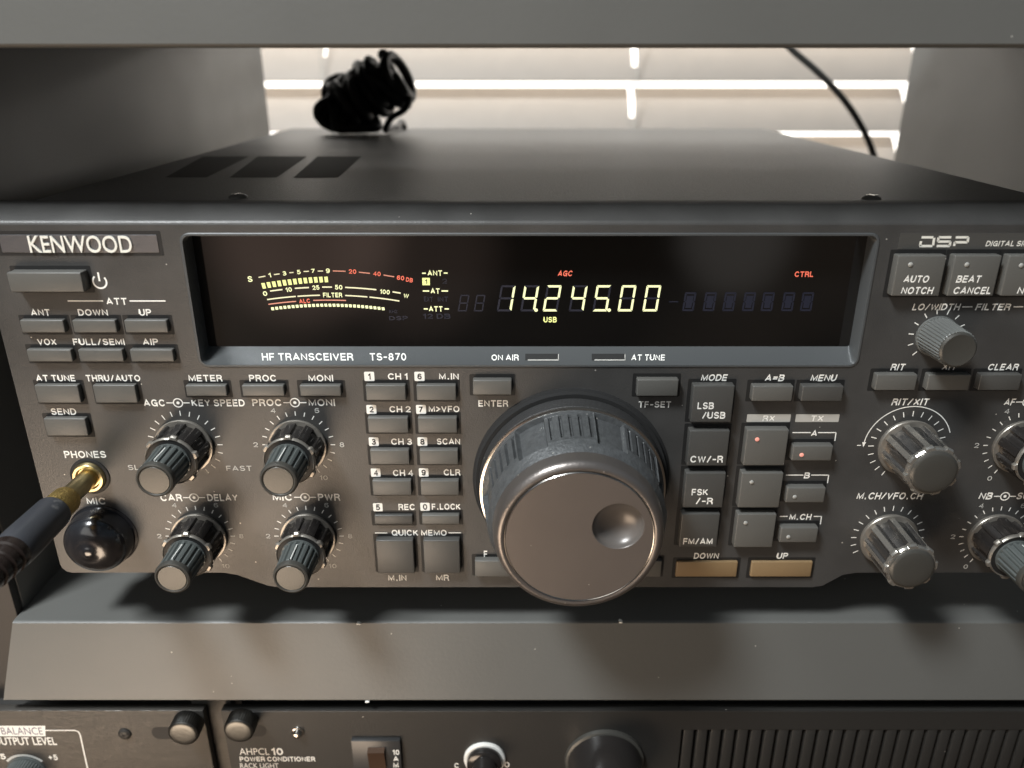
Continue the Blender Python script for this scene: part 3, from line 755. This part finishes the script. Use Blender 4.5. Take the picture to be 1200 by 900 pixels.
for k_ in ('proc', 'car', 'mic', 'af', 'nb', 'agc', 'rit', 'mch'):
    m = MB()
    if k_ == 'agc': ticks(KN[k_], 9.0, 10.5, range(-150, 151, 15), mb=m)
    elif k_ == 'rit':
        ticks(KN[k_], 9.2, 10.8, range(-150, 151, 15), mb=m)
        c = KN['rit']; m.band([(c[0]+12.2*math.cos(rad(a)), c[1]+12.2*math.sin(rad(a))) for a in range(20, 176, 5)], .26, -.07)
        m.flat([(c[0]-12.7, c[1]+1.2), (c[0]-11.6, c[1]+1.2), (c[0]-12.2, c[1]-.4)], -.075); m.stroke([(c[0]-14, c[1]+.2), (c[0]-12.9, c[1]+.2)], .26, -.07)
    elif k_ == 'mch': ticks(KN[k_], 9.2, 10.8, range(-120, 121, 15), mb=m)
    else: ticks(KN[k_], 9.0, 10.3, range(-150, 151, 15), mb=m)
    sc_ = m.done('knob_scale', 'print', panel, 0)
    if k_ in ('proc', 'car', 'mic', 'af', 'nb'):
        m = MB()
        for i, a in enumerate((-150, -90, -30, 30, 90, 150)): numeral(str(i*2), KN[k_], a, mb=m)
        m.done('scale_numerals', 'printdim', panel, 0)
for s_, a, r_ in (('FAST', 118, 16.0), ('SLOW', -118, 15.4)):
    m = MB(); numeral(s_, KN['agc'], a, r_, 1.6, mb=m); m.done('caption', 'printdim', panel, 0)
FK = [(113.5, 87.9), (145.2, 87.9)]
for c in FK: m = MB(); ticks(c, 6.2, 7.6, range(-135, 136, 25), .28, mb=m); m.done('knob_scale', 'print', panel, 0)

# ---- keys
def key(x0, x1, y0, y1, d=2.2, mat='key', name='push_button', txt=(), led=None, lab=None, bev=.28):
    a, c = px(x0, y0, -d), px(x1, y0, -d); e_, f_ = px(x0, y1, -d), px(x1, y1, -d)
    X0, X1 = (a.x+e_.x)/2, (c.x+f_.x)/2; Z1, Z0 = a.z, e_.z
    m = MB(); m.box(X0, X1, -d, .5, Z0, Z1, bev, 3); k_ = m.done(name, mat, tr, 35, label=lab)
    m = MB(); g = 1.0; m.flat(rrect(X0-g, X1+g, Z0-g, Z1+g, .3, 2), -.03); m.done('button_gap', 'slot', k_, 0)
    if txt:
        m = MB()
        for t_ in txt: m.text(*t_[:5], Y=-d, dz=.05, bold=.014, shear=t_[5] if len(t_) > 5 else 0.)
        m.done('button_lettering', 'print', k_, 0)
    if led:
        p = px(led[0], led[1], -d); m = MB(); m.lathe((p.x, p.z), [(d-.2, .6), (d+.12, .6), (d+.28, .38)], 18)
        m.done('indicator_lamp', 'ledred' if led[2] else 'ledoff', k_, 40)
    return k_
key(10, 96.5, 319.5, 342.5, 3.4, name='power_button')
for a in ((24.3, 75, 375.3, 390), (85.6, 136, 375.3, 390), (146.3, 196, 375.3, 390), (32.2, 84, 409.8, 424), (92.4, 144, 409.8, 424), (152.8, 203, 409.8, 424),
          (42.3, 93, 451.6, 472.4), (110.3, 159.5, 451.6, 472.4), (52.8, 101.6, 490.6, 511), (218, 265.4, 451.8, 464.4), (283.8, 332.8, 451.8, 464.4), (351.4, 399.5, 451.8, 464.4)):
    key(*a, 1.6)
for a in ((428.8, 475.4, 451.6, 469.4), (431.2, 478.3, 489.6, 507.6), (434, 479.6, 527.4, 544.6), (436.6, 482, 563.4, 580.6), (488.2, 534.4, 451.6, 469.4), (489.8, 535.6, 489.6, 507.6), (491.8, 536.8, 527.4, 544.6), (493, 537.8, 563.4, 580.6)):
    key(*a, 1.7)
key(438.8, 483.6, 604, 614.6, 1.1, 'keydark'); key(494.5, 538.4, 604, 614.6, 1.6)
key(441.4, 485, 633.4, 672, 2.2, 'keydark'); key(496.6, 539, 633.4, 672, 2.2, 'keydark')
key(554.2, 599.6, 445.8, 463, 2.2); key(746.6, 794.8, 445, 464.4, 2.2); key(556.6, 604, 657.4, 676, 2.2)
key(755, 775, 657.4, 676, 1.6)
key(811, 859, 452, 495, 2.6, 'keydark', txt=(('LSB', 817.4, 836.6, 475.4, 8), ('/USB', 823, 850, 486.6, 8)))
key(806.6, 853.3, 504.7, 546, 2.6, 'keydark', txt=(('CW/-R', 809, 847.4, 538, 8),))
key(802.2, 848.8, 554.3, 595, 2.6, 'keydark', txt=(('FSK', 810.6, 829.6, 576.6, 7.6), ('/-R', 815.6, 835.6, 587, 7.6)))
key(797.4, 841.8, 602.2, 641, 2.6, 'keydark', txt=(('FM/AM', 800.6, 835, 634.2, 7.4),))
key(881.8, 929, 452.7, 470.4, 2.4); key(939.6, 987.8, 452.7, 470.4, 2.4, 'keydark')
key(873.2, 922, 503.8, 545.6, 2.6, 'key', led=(887.3, 514.8, 1)); key(867.2, 915.6, 554.3, 595, 2.6, led=(880.8, 565, 0)); key(862.2, 907.6, 602.6, 641.5, 2.6, led=(873.8, 612.7, 0))
key(928.6, 975.4, 522.6, 540, 2.4, led=(939.4, 533, 1)); key(921.6, 966.8, 571.8, 589, 2.4, led=(931.3, 582.3, 0)); key(914.4, 958, 618.6, 635.8, 2.4, led=(923.8, 629.2, 0))
key(792.4, 864, 658.4, 676, .9, 'keytan', lab='tan push button under the word DOWN'); key(880.2, 951.4, 658.4, 676, .9, 'keytan', lab='tan push button under the word UP')
key(1048.6, 1105, 299.6, 347, 2.6, led=(1067, 310, 0), txt=(('AUTO', 1059, 1088.6, 327, 8.4, .18), ('NOTCH', 1056, 1094, 340.4, 8.4, .18)))
key(1114.6, 1169, 299.6, 347, 2.6, led=(1133, 310, 0), txt=(('BEAT', 1120.6, 1150, 327, 8.4, .18), ('CANCEL', 1117.6, 1161, 340.4, 8.4, .18)))
key(1177.6, 1234, 299.6, 347, 2.6, led=(1196.6, 311, 0), txt=(('N.R.', 1192, 1218, 340.4, 8.4, .18),))
key(1026.4, 1074, 439.2, 457.6, 2.2); key(1087, 1136.6, 439.2, 457.6, 2.2); key(1147.8, 1196.4, 439.2, 457.6, 2.2, 'keydark')

# ---- knobs
def rib(n, duty, depth, sharp=6., ph=0.):
    """radius cut: n raised ribs, share duty of the pitch each"""
    def f(a):
        u = ((a+ph)*n/(2*PI)) % 1.0
        t = (duty/2 - abs(u-.5))*sharp*2 + .5
        return depth*(1-min(1, max(0, t)))
    return f
def lever(c, kn, d0, d1, r0, r1, ph):
    """the larger, ribbed body and its notched front ring"""
    f = rib(9, .50, .8, 9, ph)
    m = MB(); n = 8
    prof = [(d0+(d1-d0)*i/n, r0+(r1-r0)*i/n) for i in range(n+1)]
    m.lathe(c, prof, 192, lambda a, d, r: r - f(a))
    m.done('knob_body', 'knobblack', kn, 30)
    m = MB(); m.lathe(c, [(d1, r1-.5), (d1+1.0, r1-.75), (d1+1.0, 5.0)], 64); m.done('inner_collar', 'slot', kn, 30)
    g = rib(6, .24, .75, 8, ph)
    m = MB(); m.lathe(c, [(d1-.3, r1-.6), (d1-.1, r1+.3), (d1+.3, r1+.5), (d1+.8, r1+.45), (d1+1.25, r1+.1), (d1+1.3, r1-.55), (d1+.9, r1-.8)], 240, lambda a, d, r: r - g(a) if r > r1-.3 else r, close=False)
    m.done('notched_ring', 'knobring', kn, 30)
def dual(c, ph=.2, ph2=0., cut=True):
    m = MB(); m.lathe(c, [(0, 7.7), (.8, 7.75), (1.0, 8.1), (1.35, 8.15), (1.6, 8.0), (1.65, 7.4)], 96); kn = m.done('dual_knob', 'knobring', tr, 35)
    lever(c, kn, .9, 9.4, 7.55, 7.3, ph)
    f = rib(18, .56, .5, 5, ph2); m = MB()
    m.lathe(c, [(9.8, 5.4), (10.9, 5.4), (11., 5.15), (15, 5.0), (19.2, 4.85), (19.6, 4.5)], 224, lambda a, d, r: r - f(a)*(1 if 10.95 < d else 0))
    m.done('knob_grip', 'knobrib', kn, 30)
    m = MB(); m.lathe(c, [(19.3, 4.6), (19.5, 4.95), (20.4, 4.95), (20.9, 4.75), (21.1, 4.35), (21.0, 4.1), (20.8, 3.95), (21.0, 3.8), (21.05, 3.0)], 72); m.done('knob_cap', 'knobcap', kn, 40)
    m = MB(); a = PI/2 + ph2; m.box(c[0]-.16, c[0]+.16, -19.1, -12, c[1]+4.75, c[1]+5.12, .05); m.done('pointer_line', 'printdim', kn, 0)
    return kn
def single(c, ph=.2):
    m = MB(); m.lathe(c, [(0, 8.0), (.8, 8.05), (1.0, 8.4), (1.4, 8.45), (1.7, 8.25), (1.75, 7.6)], 96); kn = m.done('single_knob', 'knobring', tr, 35)
    f = rib(8, .44, .85, 5, ph); m = MB(); n = 6
    m.lathe(c, [(1.0+(13.4)*i/n, 7.55-.35*i/n) for i in range(n+1)], 224, lambda a, d, r: r - f(a)); m.done('knob_body', 'knobsilver', kn, 30)
    # pale strips laid on the ribs to imitate their highlights
    m = MB()
    for k_ in range(8):
        a0 = (k_+.5)*2*PI/8 - ph
        pts = []
        for d, r in ((1.6, 7.62), (13.6, 7.30)):
            for s_ in (-.10, .10): pts.append((c[0]+r*math.cos(a0+s_), -d, c[1]+r*math.sin(a0+s_)))
        t = bmesh.new(); vs = [t.verts.new(pts[i]) for i in (0, 1, 3, 2)]; t.faces.new(vs)
        ret = bmesh.ops.extrude_face_region(t, geom=t.faces[:])
        for v in [g_ for g_ in ret['geom'] if isinstance(g_, bmesh.types.BMVert)]: v.co += (Vector((c[0], v.co.y, c[1]))-v.co).normalized()*.4
        m.join(t)
    m.done('rib_glint', 'glintmetal', kn, 20)
    g = rib(8, .42, .55, 6, ph); m = MB()
    m.lathe(c, [(13.6, 7.2), (14.1, 7.5), (14.9, 7.5), (15.4, 7.1), (15.5, 6.2)], 224, lambda a, d, r: r - g(a) if r > 6.6 else r); m.done('notched_ring', 'glintmetal', kn, 30)
    m = MB(); m.lathe(c, [(15.3, 6.25), (15.8, 6.2), (16.2, 5.7), (16.35, 5.2), (16.5, 3), (16.55, .8)], 72); m.done('knob_cap', 'knobcap', kn, 40)
    return kn
dual(KN['agc'], .25, .1); dual(KN['proc'], .05, .3); dual(KN['car'], .1, .0); dual(KN['mic'], -.05, .2); dual(KN['af'], .3, .15); dual(KN['nb'], .15, .05)
single(KN['rit'], .1); single(KN['mch'], .3)
for c in FK:
    f = rib(36, .5, .28, 2.5); m = MB()
    m.lathe(c, [(0, 5.6), (.6, 5.6), (.7, 5.35), (6, 5.15), (10.6, 4.95), (10.9, 4.7)], 288, lambda a, d, r: r - (f(a) if d > .65 else 0)); kn = m.done('filter_knob', 'knobgrey', tr, 30)
    m = MB(); m.lathe(c, [(10.7, 4.75), (11.1, 4.7), (11.5, 4.2), (11.45, 3.6), (11.4, 3.2)], 64); m.done('knob_cap', 'knobcap', kn, 40)

# ---- tuning dial
TC = (16.9, 44.7)
m = MB(); m.lathe(TC, [(0, 28.2), (.5, 28.2), (.9, 27.6), (2.2, 27.2), (2.2, 25)], 128); dial = m.done('tuning_dial', 'felt', tr, 35)
m = MB(); m.lathe(TC, [(2.0, 25.6), (2.6, 26.2), (7.2, 25.9), (7.6, 25.5)], 160); m.done('dial_skirt', 'skirt', dial, 35)
m = MB(); m.lathe(TC, [(7.3, 25.2), (7.5, 25.85), (7.9, 25.85), (8.1, 25.2)], 160); m.done('trim_ring', 'chrome', dial, 35)
def gripf(a, d, r):
    n = 7; u = ((a-.12)*n/(2*PI)) % 1.0
    if d < 8.9 or d > 23.2: return r
    if u < .40:                                            # smooth pad, sunk a little, with sloping ends
        k_ = min(1, min(u, .40-u)/.022); return r - 1.5*k_*min(1, (23.2-d)/.6)
    v = (u-.40)/.60                                        # fine ribs with cut grooves between
    c4 = (v*5.) % 1.0
    return r - (.4 + (1.0 if .30 < c4 < .60 and .05 < v < .95 and 10. < d < 20.5 else 0.) if d < 21.5 else 0.)
m = MB(); pr_ = [(7.9, 24.6), (8.3, 25.2), (8.8, 25.2), (9.0, 25.15), (9.9, 25.1), (10.1, 25.1)] + [(11.5+i*1.4, 24.95-.16*i) for i in range(7)] + [(20.4, 23.95), (20.6, 23.9), (22.2, 23.6), (23.1, 23.3), (23.3, 23.25), (26.4, 21.6)]
m.lathe(TC, pr_, 840, gripf); m.done('dial_grip', 'grip', dial, 22)
m = MB(); m.lathe(TC, [(26.0, 21.7), (26.4, 21.95), (27.0, 21.8), (29.6, 21.5), (30.6, 21.05), (31.2, 20.2), (31.3, 19.6), (31.1, 19.1), (30.6, 18.9), (30.5, 18.6)], 160, close=False); m.done('dial_rim', 'dialrim', dial, 40)
# face plate with the finger hollow
FD = 31.2
p = px(724.6, 617, -FD); dc = (p.x, p.z); dr = 6.55
loops = []
ex, ez = dc[0]-TC[0], dc[1]-TC[1]
for f_ in (0., .04, .5, .97, 1.):
    l = []
    for k in range(128):
        a = 2*PI*k/128; ca, sa = math.cos(a), math.sin(a); bq = ex*ca+ez*sa
        rho = -bq + math.sqrt(bq*bq - (ex*ex+ez*ez-18.5**2)); rr = dr + (rho-dr)*f_
        l.append((dc[0]+rr*ca, -FD, dc[1]+rr*sa))
    loops.append(l)
m = MB(); m.loft(loops)
m.lathe(TC, [(30.4, 18.75), (31.0, 18.75), (FD, 18.5)], 128, close=False)
face = m.done('dial_face', 'dialface', dial, 25)
m = MB(); m.lathe(TC, [(30.4, 18.6), (FD+.02, 18.62), (FD+.1, 18.75), (FD-.05, 18.9), (30.5, 18.95)], 160, close=False); m.done('face_glint_ring', 'chrome', dial, 40)  # bright ring added to imitate the highlight round the face
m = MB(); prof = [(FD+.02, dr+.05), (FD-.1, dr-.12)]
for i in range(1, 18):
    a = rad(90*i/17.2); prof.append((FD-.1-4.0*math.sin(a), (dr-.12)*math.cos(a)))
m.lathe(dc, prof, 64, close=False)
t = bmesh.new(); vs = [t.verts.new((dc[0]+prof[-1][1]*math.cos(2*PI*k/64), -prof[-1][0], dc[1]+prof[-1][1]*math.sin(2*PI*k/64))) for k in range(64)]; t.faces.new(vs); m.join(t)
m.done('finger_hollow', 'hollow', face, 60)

# ---- jack and microphone socket cap
JC = (px(106, 558).x, px(106, 558).z)
m = MB(); m.lathe(JC, [(0, 5.6), (.3, 5.6), (.5, 5.2), (.4, 4.4)], 64); jk = m.done('phone_jack', 'slot', tr, 35)
m = MB(); m.lathe(JC, [(.2, 4.7), (1.2, 4.6), (1.7, 4.2), (1.7, 3.5), (.9, 3.1), (.9, 2.0)], 64); m.done('jack_bushing', 'gold', jk, 35)
MC = (px(122, 626).x, px(122, 626).z)
m = MB(); m.lathe(MC, [(0, 10.0), (.4, 10.0), (.6, 9.4), (3.5, 9.4), (4.2, 9.25)] + [(4.2+5.6*math.sin(rad(a)), 1.2+8.0*math.cos(rad(a))) for a in range(8, 78, 5)] + [(9.75, 2.0), (10.05, 1.6), (10.3, .9), (10.35, .3)], 96)
m.done('microphone_socket_cap', 'cap', tr, 40)

# ------------------------------------------------------------------ headphone plug pushed in to the jack
pg = thing('headphone_plug', 'gold headphone plug with dark handle pushed into the phones jack', 'plug', (JC[0], -25, JC[1]))
m = MB(); m.lathe(JC, [(-1, 2.75), (9, 2.75), (13.6, 2.85), (14, 3.4)], 48); m.done('plug_shaft', 'gold', pg, 35)
m = MB(); m.lathe(JC, [(12.2, 3.1), (12.6, 3.6), (13.4, 3.85), (18.6, 4.05), (19.4, 4.0), (19.6, 4.0)], 64); m.done('plug_collar', 'goldknurl', pg, 35)
m = MB(); m.lathe(JC, [(19.2, 4.2), (19.5, 4.5), (20.2, 4.65), (34, 4.9), (37.5, 4.85), (38.4, 4.5)], 64); m.done('plug_handle', 'plug', pg, 35)
c = px(48, 622, -26); 
m = MB(); f = lambda a, d, r: r
prof = [(38.2, 4.6)]
for i in range(6): prof += [(38.5+i*3.2, 4.7-.25*i), (40.6+i*3.2, 4.7-.25*i), (41.0+i*3.2, 4.0-.25*i), (41.6+i*3.2, 4.0-.25*i)]
m.lathe(JC, prof, 48); m.done('strain_relief', 'strain', pg, 35)
m = MB(); m.tube([(JC[0], -55, JC[1]), (JC[0]-2, -66, JC[1]-.5), (JC[0]-9, -76, JC[1]-3), (JC[0]-24, -84, JC[1]-8), (JC[0]-60, -90, JC[1]-22), (JC[0]-110, -88, JC[1]-48)], 2.0, 12); m.done('plug_cable', 'cord', pg, 40)

# ------------------------------------------------------------------ coiled cord heaped on the cabinet
cc = MB()
Yc = 243.
A = px(403, 122, Yc); B = px(466, 92, Yc); ax = (B-A).normalized()
n1 = ax.cross(Vector((0, 1, 0))).normalized(); n2 = ax.cross(n1)
def smooth(P, n=6):
    out = []
    for i in range(len(P)-1):
        p0, p1, p2, p3 = P[max(i-1, 0)], P[i], P[i+1], P[min(i+2, len(P)-1)]
        for k in range(n):
            t = k/n; out.append(.5*((2*p1) + (p2-p0)*t + (2*p0-5*p1+4*p2-p3)*t*t + (3*p1-p0-3*p2+p3)*t**3))
    return out + [P[-1]]
def winding(nt_, r0, r1, jit, sgn, ph, wob, off, thick):
    P = []; nk = nt_*8
    for i in range(nk+1):
        s_ = i/nk; a = sgn*2*PI*nt_*s_ + ph
        r = r0 + (r1-r0)*s_ + random.uniform(-jit, jit)
        p = A + off + (B-A)*s_ + ax*(wob*math.sin(a*1.0+s_*5)) + ax*random.uniform(-1, 1)*jit*.6 + (n1*math.cos(a) + n2*math.sin(a))*r
        p.z = max(p.z, zt2+thick+.2)
        P.append(p)
    P = smooth(P, 5); cc.tube(P, thick, 10); return P
Z_ = Vector((0, 0, 0))
w1 = winding(4, 11.8, 12.6, 1.3, 1, .3, 2.0, Z_, 3.0)
w2 = winding(3, 8.5, 9.5, 1.6, -1, 1.2, 3.0, Vector((1, 1, -1)), 2.9)
for k in range(15):                                        # loose turns lying every which way through the heap
    s_ = k/14; cen = A + (B-A)*(s_*1.1-.05) + Vector((random.uniform(-2, 2), random.uniform(-3, 3), random.uniform(-3, 3.5)))
    u_ = (n1 + ax*random.uniform(-.7, .7) + n2*random.uniform(-.3, .3)).normalized(); w_ = u_.cross(ax + n2*random.uniform(-.6, .6)).normalized()
    r = random.uniform(8.5, 12.5); P = []
    for q in range(25):
        a = 2*PI*q/24; p = cen + (u_*math.cos(a)*random.uniform(.97, 1.03) + w_*math.sin(a)*.8)*r; p.z = max(p.z, zt2+3.); P.append(p)
    P[-1] = P[0]; cc.tube(P, random.uniform(2.5, 3.1), 10)
lead = [Vector((A.x+1, Yc-2, zt2+2.8)), Vector((A.x-8, Yc-6, zt2+4.2)), Vector((A.x-12.2, Yc-7, zt2+8.5)), Vector((A.x-12., Yc-7, zt2+13)), Vector((A.x-8, Yc-5, zt2+16)), Vector((A.x-1, Yc-3, zt2+17))]
cc.tube(smooth(lead), 2.6, 10)
for q_ in ((-1, -2, -7, 8.5, .2), (4, -5, -9, 9.5, .8), (-3, 1, -2, 8., 1.3), (9, -4, -10, 9., .5), (2, 2, 3, 11., .1)):
    P = []
    for q in range(25):
        a = 2*PI*q/24
        p = A + Vector(q_[:3]) + (Vector((math.cos(q_[4]), math.sin(q_[4]), 0))*math.cos(a) + Vector((-.25, .2, 1))*math.sin(a)*.9)*q_[3]; p.z = max(p.z, zt2+3.); P.append(p)
    P[-1] = P[0]; cc.tube(P, 2.8, 10)
tail = [B+Vector((7, -6, -9)), B+Vector((4, -9, -15)), B+Vector((-3, -9, -19)), B+Vector((-7, -6, -25)), Vector((B.x-6, Yc, zt2+2.0)), Vector((B.x-4, Yc+14, zt2+1.8)), Vector((B.x-2, Yc+38.5, zt2-6)), Vector((B.x, Yc+44, 20))]
cc.tube(smooth(tail), 1.7, 10)
o = cc.done('coiled_cord', 'cord', None, 40, at=(A.x+15, Yc, zt2))
o['label'] = 'bunched black coiled cord heaped on the back of the radio'; o['category'] = 'cord'

# thin cable hanging behind the radio
YC2 = 330.
P = [px(915, 44, YC2), px(930, 60, YC2), px(958, 84, YC2), px(985, 112, YC2), px(1006, 142, YC2), px(1022, 176, YC2), px(1030, 215, YC2), px(1031, 270, YC2)]
P[0].z = min(P[0].z, 175.4)
P.append(Vector((P[-1].x-3, YC2+10, 30))); P.append(Vector((P[-1].x-20, YC2+25, -40)))
m = MB(); m.tube(smooth(P), [2.1]*(len(P)*6-5), 12)
o = m.done('black_cable', material('satin_cable', (.045, .045, .042), .4), None, 40, at=P[-1])
o['label'] = 'thin black cable hanging in a curve in front of the blind'; o['category'] = 'cable'

# ------------------------------------------------------------------ rack units below
RY = -2.6
rt = px(600, 833, RY).z; H = 43.5
def mm(x, y, Y=RY): p = px(x, y, Y); return (p.x, p.z)
ux1 = mm(241, 850)[0]; ux2 = mm(262, 850)[0]
lv = thing('level_control_unit', 'brown black rack unit with output level knob, at bottom left', 'rack unit', (-130, 30, rt-H))
b = MB(); b.box(-240, ux1, RY, RY+3, rt-H, rt, .35, 2); fp = b.done('rack_panel', 'rackbrown', lv, 30)
b = MB(); b.box(-236, ux1-3, RY+3.1, 160, rt-H+1, rt-1.5, .4); b.done('chassis', 'rackblack', lv, 30)
pw = thing('power_conditioner', 'black rack power conditioner with rocker switch, round knobs and slotted vents', 'rack unit', (80, 30, rt-H))
vx0 = mm(796, 880)[0]; vzt = mm(1000, 855)[1]; vx1 = 190.
t = bmesh.new(); ed = []
for L_ in ([(ux2, rt-H), (258, rt-H), (258, rt), (ux2, rt)], [(vx0, rt-H+7), (222, rt-H+7), (222, vzt), (vx0, vzt)]):
    vs = [t.verts.new((p_[0], RY, p_[1])) for p_ in L_]; ed += [t.edges.new((vs[i], vs[(i+1) % 4])) for i in range(4)]
bmesh.ops.triangle_fill(t, edges=ed, use_beauty=True, normal=(0, -1, 0))
ret = bmesh.ops.extrude_face_region(t, geom=t.faces[:])
for v in [g_ for g_ in ret['geom'] if isinstance(g_, bmesh.types.BMVert)]: v.co.y += 3
b = MB(); b.join(t); b.xprism([(RY+.35, rt+.02), (RY-.05, rt-.3), (RY-.05, rt-1.), (RY+.4, rt-1.)], ux2, 258)
fp2 = b.done('rack_panel', 'rackblack', pw, 30)
b = MB(); b.box(ux2+3, 252, RY+9, 160, rt-H+1, rt-1.5, .4); b.done('chassis', 'vent', pw, 30)
b = MB()
pit = mm(821, 880)[0]-mm(805.3, 880)[0]
xs = vx0 + .9; k = 0
while xs < 219:
    b.box(xs, xs+pit-1.15, RY+.15, RY+2.9, rt-H+6.5, vzt+.4, .3, 2); xs += pit
b.done('vent_grille', 'rackblack', pw, 30)

def thumb(x, y, d, r, parent):
    c = mm(x, y, RY-d); m = MB(); f = rib(40, .5, .14, 2)
    m.lathe(c, [(-.0, r*.62), (1.2, r*.62), (1.25, r*1.0), (d-.9, r), (d-.5, r*.97), (d-.2, r*.9), (d, r*.78), (d+.1, r*.5), (d+.14, r*.1)], 160, lambda a, dd, rr: rr - (f(a) if 1.22 < dd < d-.7 else 0), y0=RY)
    m.done('thumb_screw', 'nickel', parent, 30)
thumb(214, 861, 6.5, 4.9, lv); thumb(279, 858, 6.5, 4.8, pw)
# slots the thumb screws sit in
for x0, x1, y, par in ((178, 213, 859, fp), (280, 312, 856, fp2)):
    a, c_ = mm(x0, y), mm(x1, y); m = MB(); m.flat(rrect(min(a[0], c_[0]), max(a[0], c_[0]), a[1]-2.6, a[1]+2.6, 2.4, 5), RY-.05); m.done('mounting_slot', 'slot', par, 0)
def screw(x, y, r, par, mat='nickel'):
    c = mm(x, y); m = MB(); m.lathe(c, [(0, r), (.4, r), (.9, r*.7), (1.0, r*.5)], 32, y0=RY); s_ = m.done('panel_screw', mat, par, 35)
    m = MB(); 
    for k_ in range(2):
        a = .5 + k_*PI/2; dx, dz_ = math.cos(a)*r*.6, math.sin(a)*r*.6
        m.stroke([(c[0]-dx, c[1]-dz_), (c[0]+dx, c[1]+dz_)], r*.24, RY-1.04)
    m.done('screw_slot', 'slot', s_, 0)
screw(146.5, 859.5, 2.15, lv, 'rackblack')
# output level control
m = MB()
q = [mm(-20, 850.4), mm(53, 850.4), mm(53.5, 862.6), mm(-20, 862.6)]; m.flat(q, RY-.05)
Lr = lambda *p: m.band([mm(*a) for a in p], .42, RY-.05)
Lr((53, 855.8), (70, 855.8), (88, 855.8), (92, 857.4), (94, 861)); Lr((94, 861), (103, 902), (110, 935))
m.text('OUTPUT LEVEL', -8, 66, 868.4, 8.6, Y=RY, dz=.05, bold=.012, face='b')
m.text('+5', 57, 67.4, 887.4, 6.4, Y=RY, dz=.05, bold=.03); m.text('-5', -6, 6.6, 886.4, 6.4, Y=RY, dz=.05, bold=.03)
m.done('lettering', 'print', fp, 0)
m = MB(); m.text('BALANCE', 1.5, 50, 856.4, 8.2, Y=RY, dz=.1, bold=-.002, face='b'); m.done('caption_lettering', material('grey_violet_print', (.16, .14, .2), .6), fp, 0)
c = mm(33, 905); m = MB()
m.band([(c[0]+7.7*math.cos(rad(a)), c[1]+7.7*math.sin(rad(a))) for a in range(40, 141, 10)], .9, RY-.05); m.done('scale_ring', 'printdim', fp, 0)
f = rib(44, .5, .2, 2.5); m = MB(); m.lathe(c, [(0, 6.9), (.6, 6.9), (.7, 6.5), (9, 6.2), (9.4, 5.8), (9.5, 4)], 352, lambda a, d, r: r - (f(a) if .65 < d < 9.1 else 0), y0=RY); m.done('level_knob', 'knobgrey' if 0 else 'knobrib', lv, 30)
# power conditioner front
m = MB(); m.text('AHPCL', 280.6, 315.5, 880.6, 7.6, Y=RY, dz=.05, bold=-.004, face='b'); m.text('10', 318, 331.6, 880.6, 8.2, Y=RY, dz=.05, bold=.03)
m.text('POWER CONDITIONER', 281, 369.4, 889.4, 5.4, Y=RY, dz=.05, bold=.03); m.text('RACK LIGHT', 281.5, 326.4, 897.2, 5.6, Y=RY, dz=.05, bold=-.004, face='b')
m.done('lettering', 'print', fp2, 0)
c = mm(349.5, 857.5); m = MB(); m.lathe(c, [(0, 2.1), (.4, 2.0), (.6, 1.5), (1.2, 1.45), (2.0, 1.1), (2.3, .4)], 32, y0=RY); m.done('pilot_lamp', 'chrome', pw, 40)
a, c_ = mm(412, 864), mm(473, 915); m = MB()
m.box(a[0], c_[0], RY-1.6, RY+.4, c_[1]-6, a[1], .3, 2); sw = m.done('rocker_switch', 'bezel', pw, 30)
r0_, r1_ = px(431, 876, RY-1.8), px(455, 930, RY-1.8); m = MB()
zm = (r0_.z+r1_.z)/2
m.xprism([(RY-1.2, r0_.z), (RY-3.4, r0_.z-.8), (RY-1.8, zm), (RY-2.0, r1_.z), (RY-1.2, r1_.z)], r0_.x, r1_.x); m.done('rocker', 'rocker', sw, 20)
m = MB()
for s_, y, w in (('10', 881.5, 8), ('A', 889, 6), ('M', 896.4, 6), ('P', 903.4, 5.6)): m.text(s_, 464-w/2, 464+w/2, y, 6, Y=RY-1.6, dz=.05, bold=.02)
m.done('lettering', 'print', sw, 0)
c = mm(568, 888); m = MB(); m.lathe(c, [(0, 6.9), (.9, 6.9), (1.2, 6.5), (1.2, 5.8)], 72, y0=RY); dk = m.done('dimmer_knob', 'white', pw, 35)
m = MB(); m.lathe(c, [(.8, 5.9), (3, 5.8), (3.3, 5.4), (3.6, 4.2), (9.5, 4.0), (10., 3.5)], 72, y0=RY); m.done('knob_body', 'knobblack', dk, 35)
m = MB(); m.text('O', 591, 597, 896, 6.5, Y=RY, dz=.05, bold=.01); m.text('C', 532.5, 537.5, 897, 6, Y=RY, dz=.05, bold=.02); m.done('lettering', 'print', fp2, 0)
c = mm(708, 890); m = MB(); m.lathe(c, [(0, 13.2), (1.2, 13.1), (1.6, 12.5), (1.6, 12.2)], 96, y0=RY); lk = m.done('light_tube', 'keydark' if 0 else 'knobcap', pw, 35)
m = MB(); m.lathe(c, [(1.2, 12.3), (2, 12.1), (16, 11.6), (16.6, 11.0), (16.6, 10)], 96, y0=RY); m.done('tube_body', 'knobblack', lk, 35)
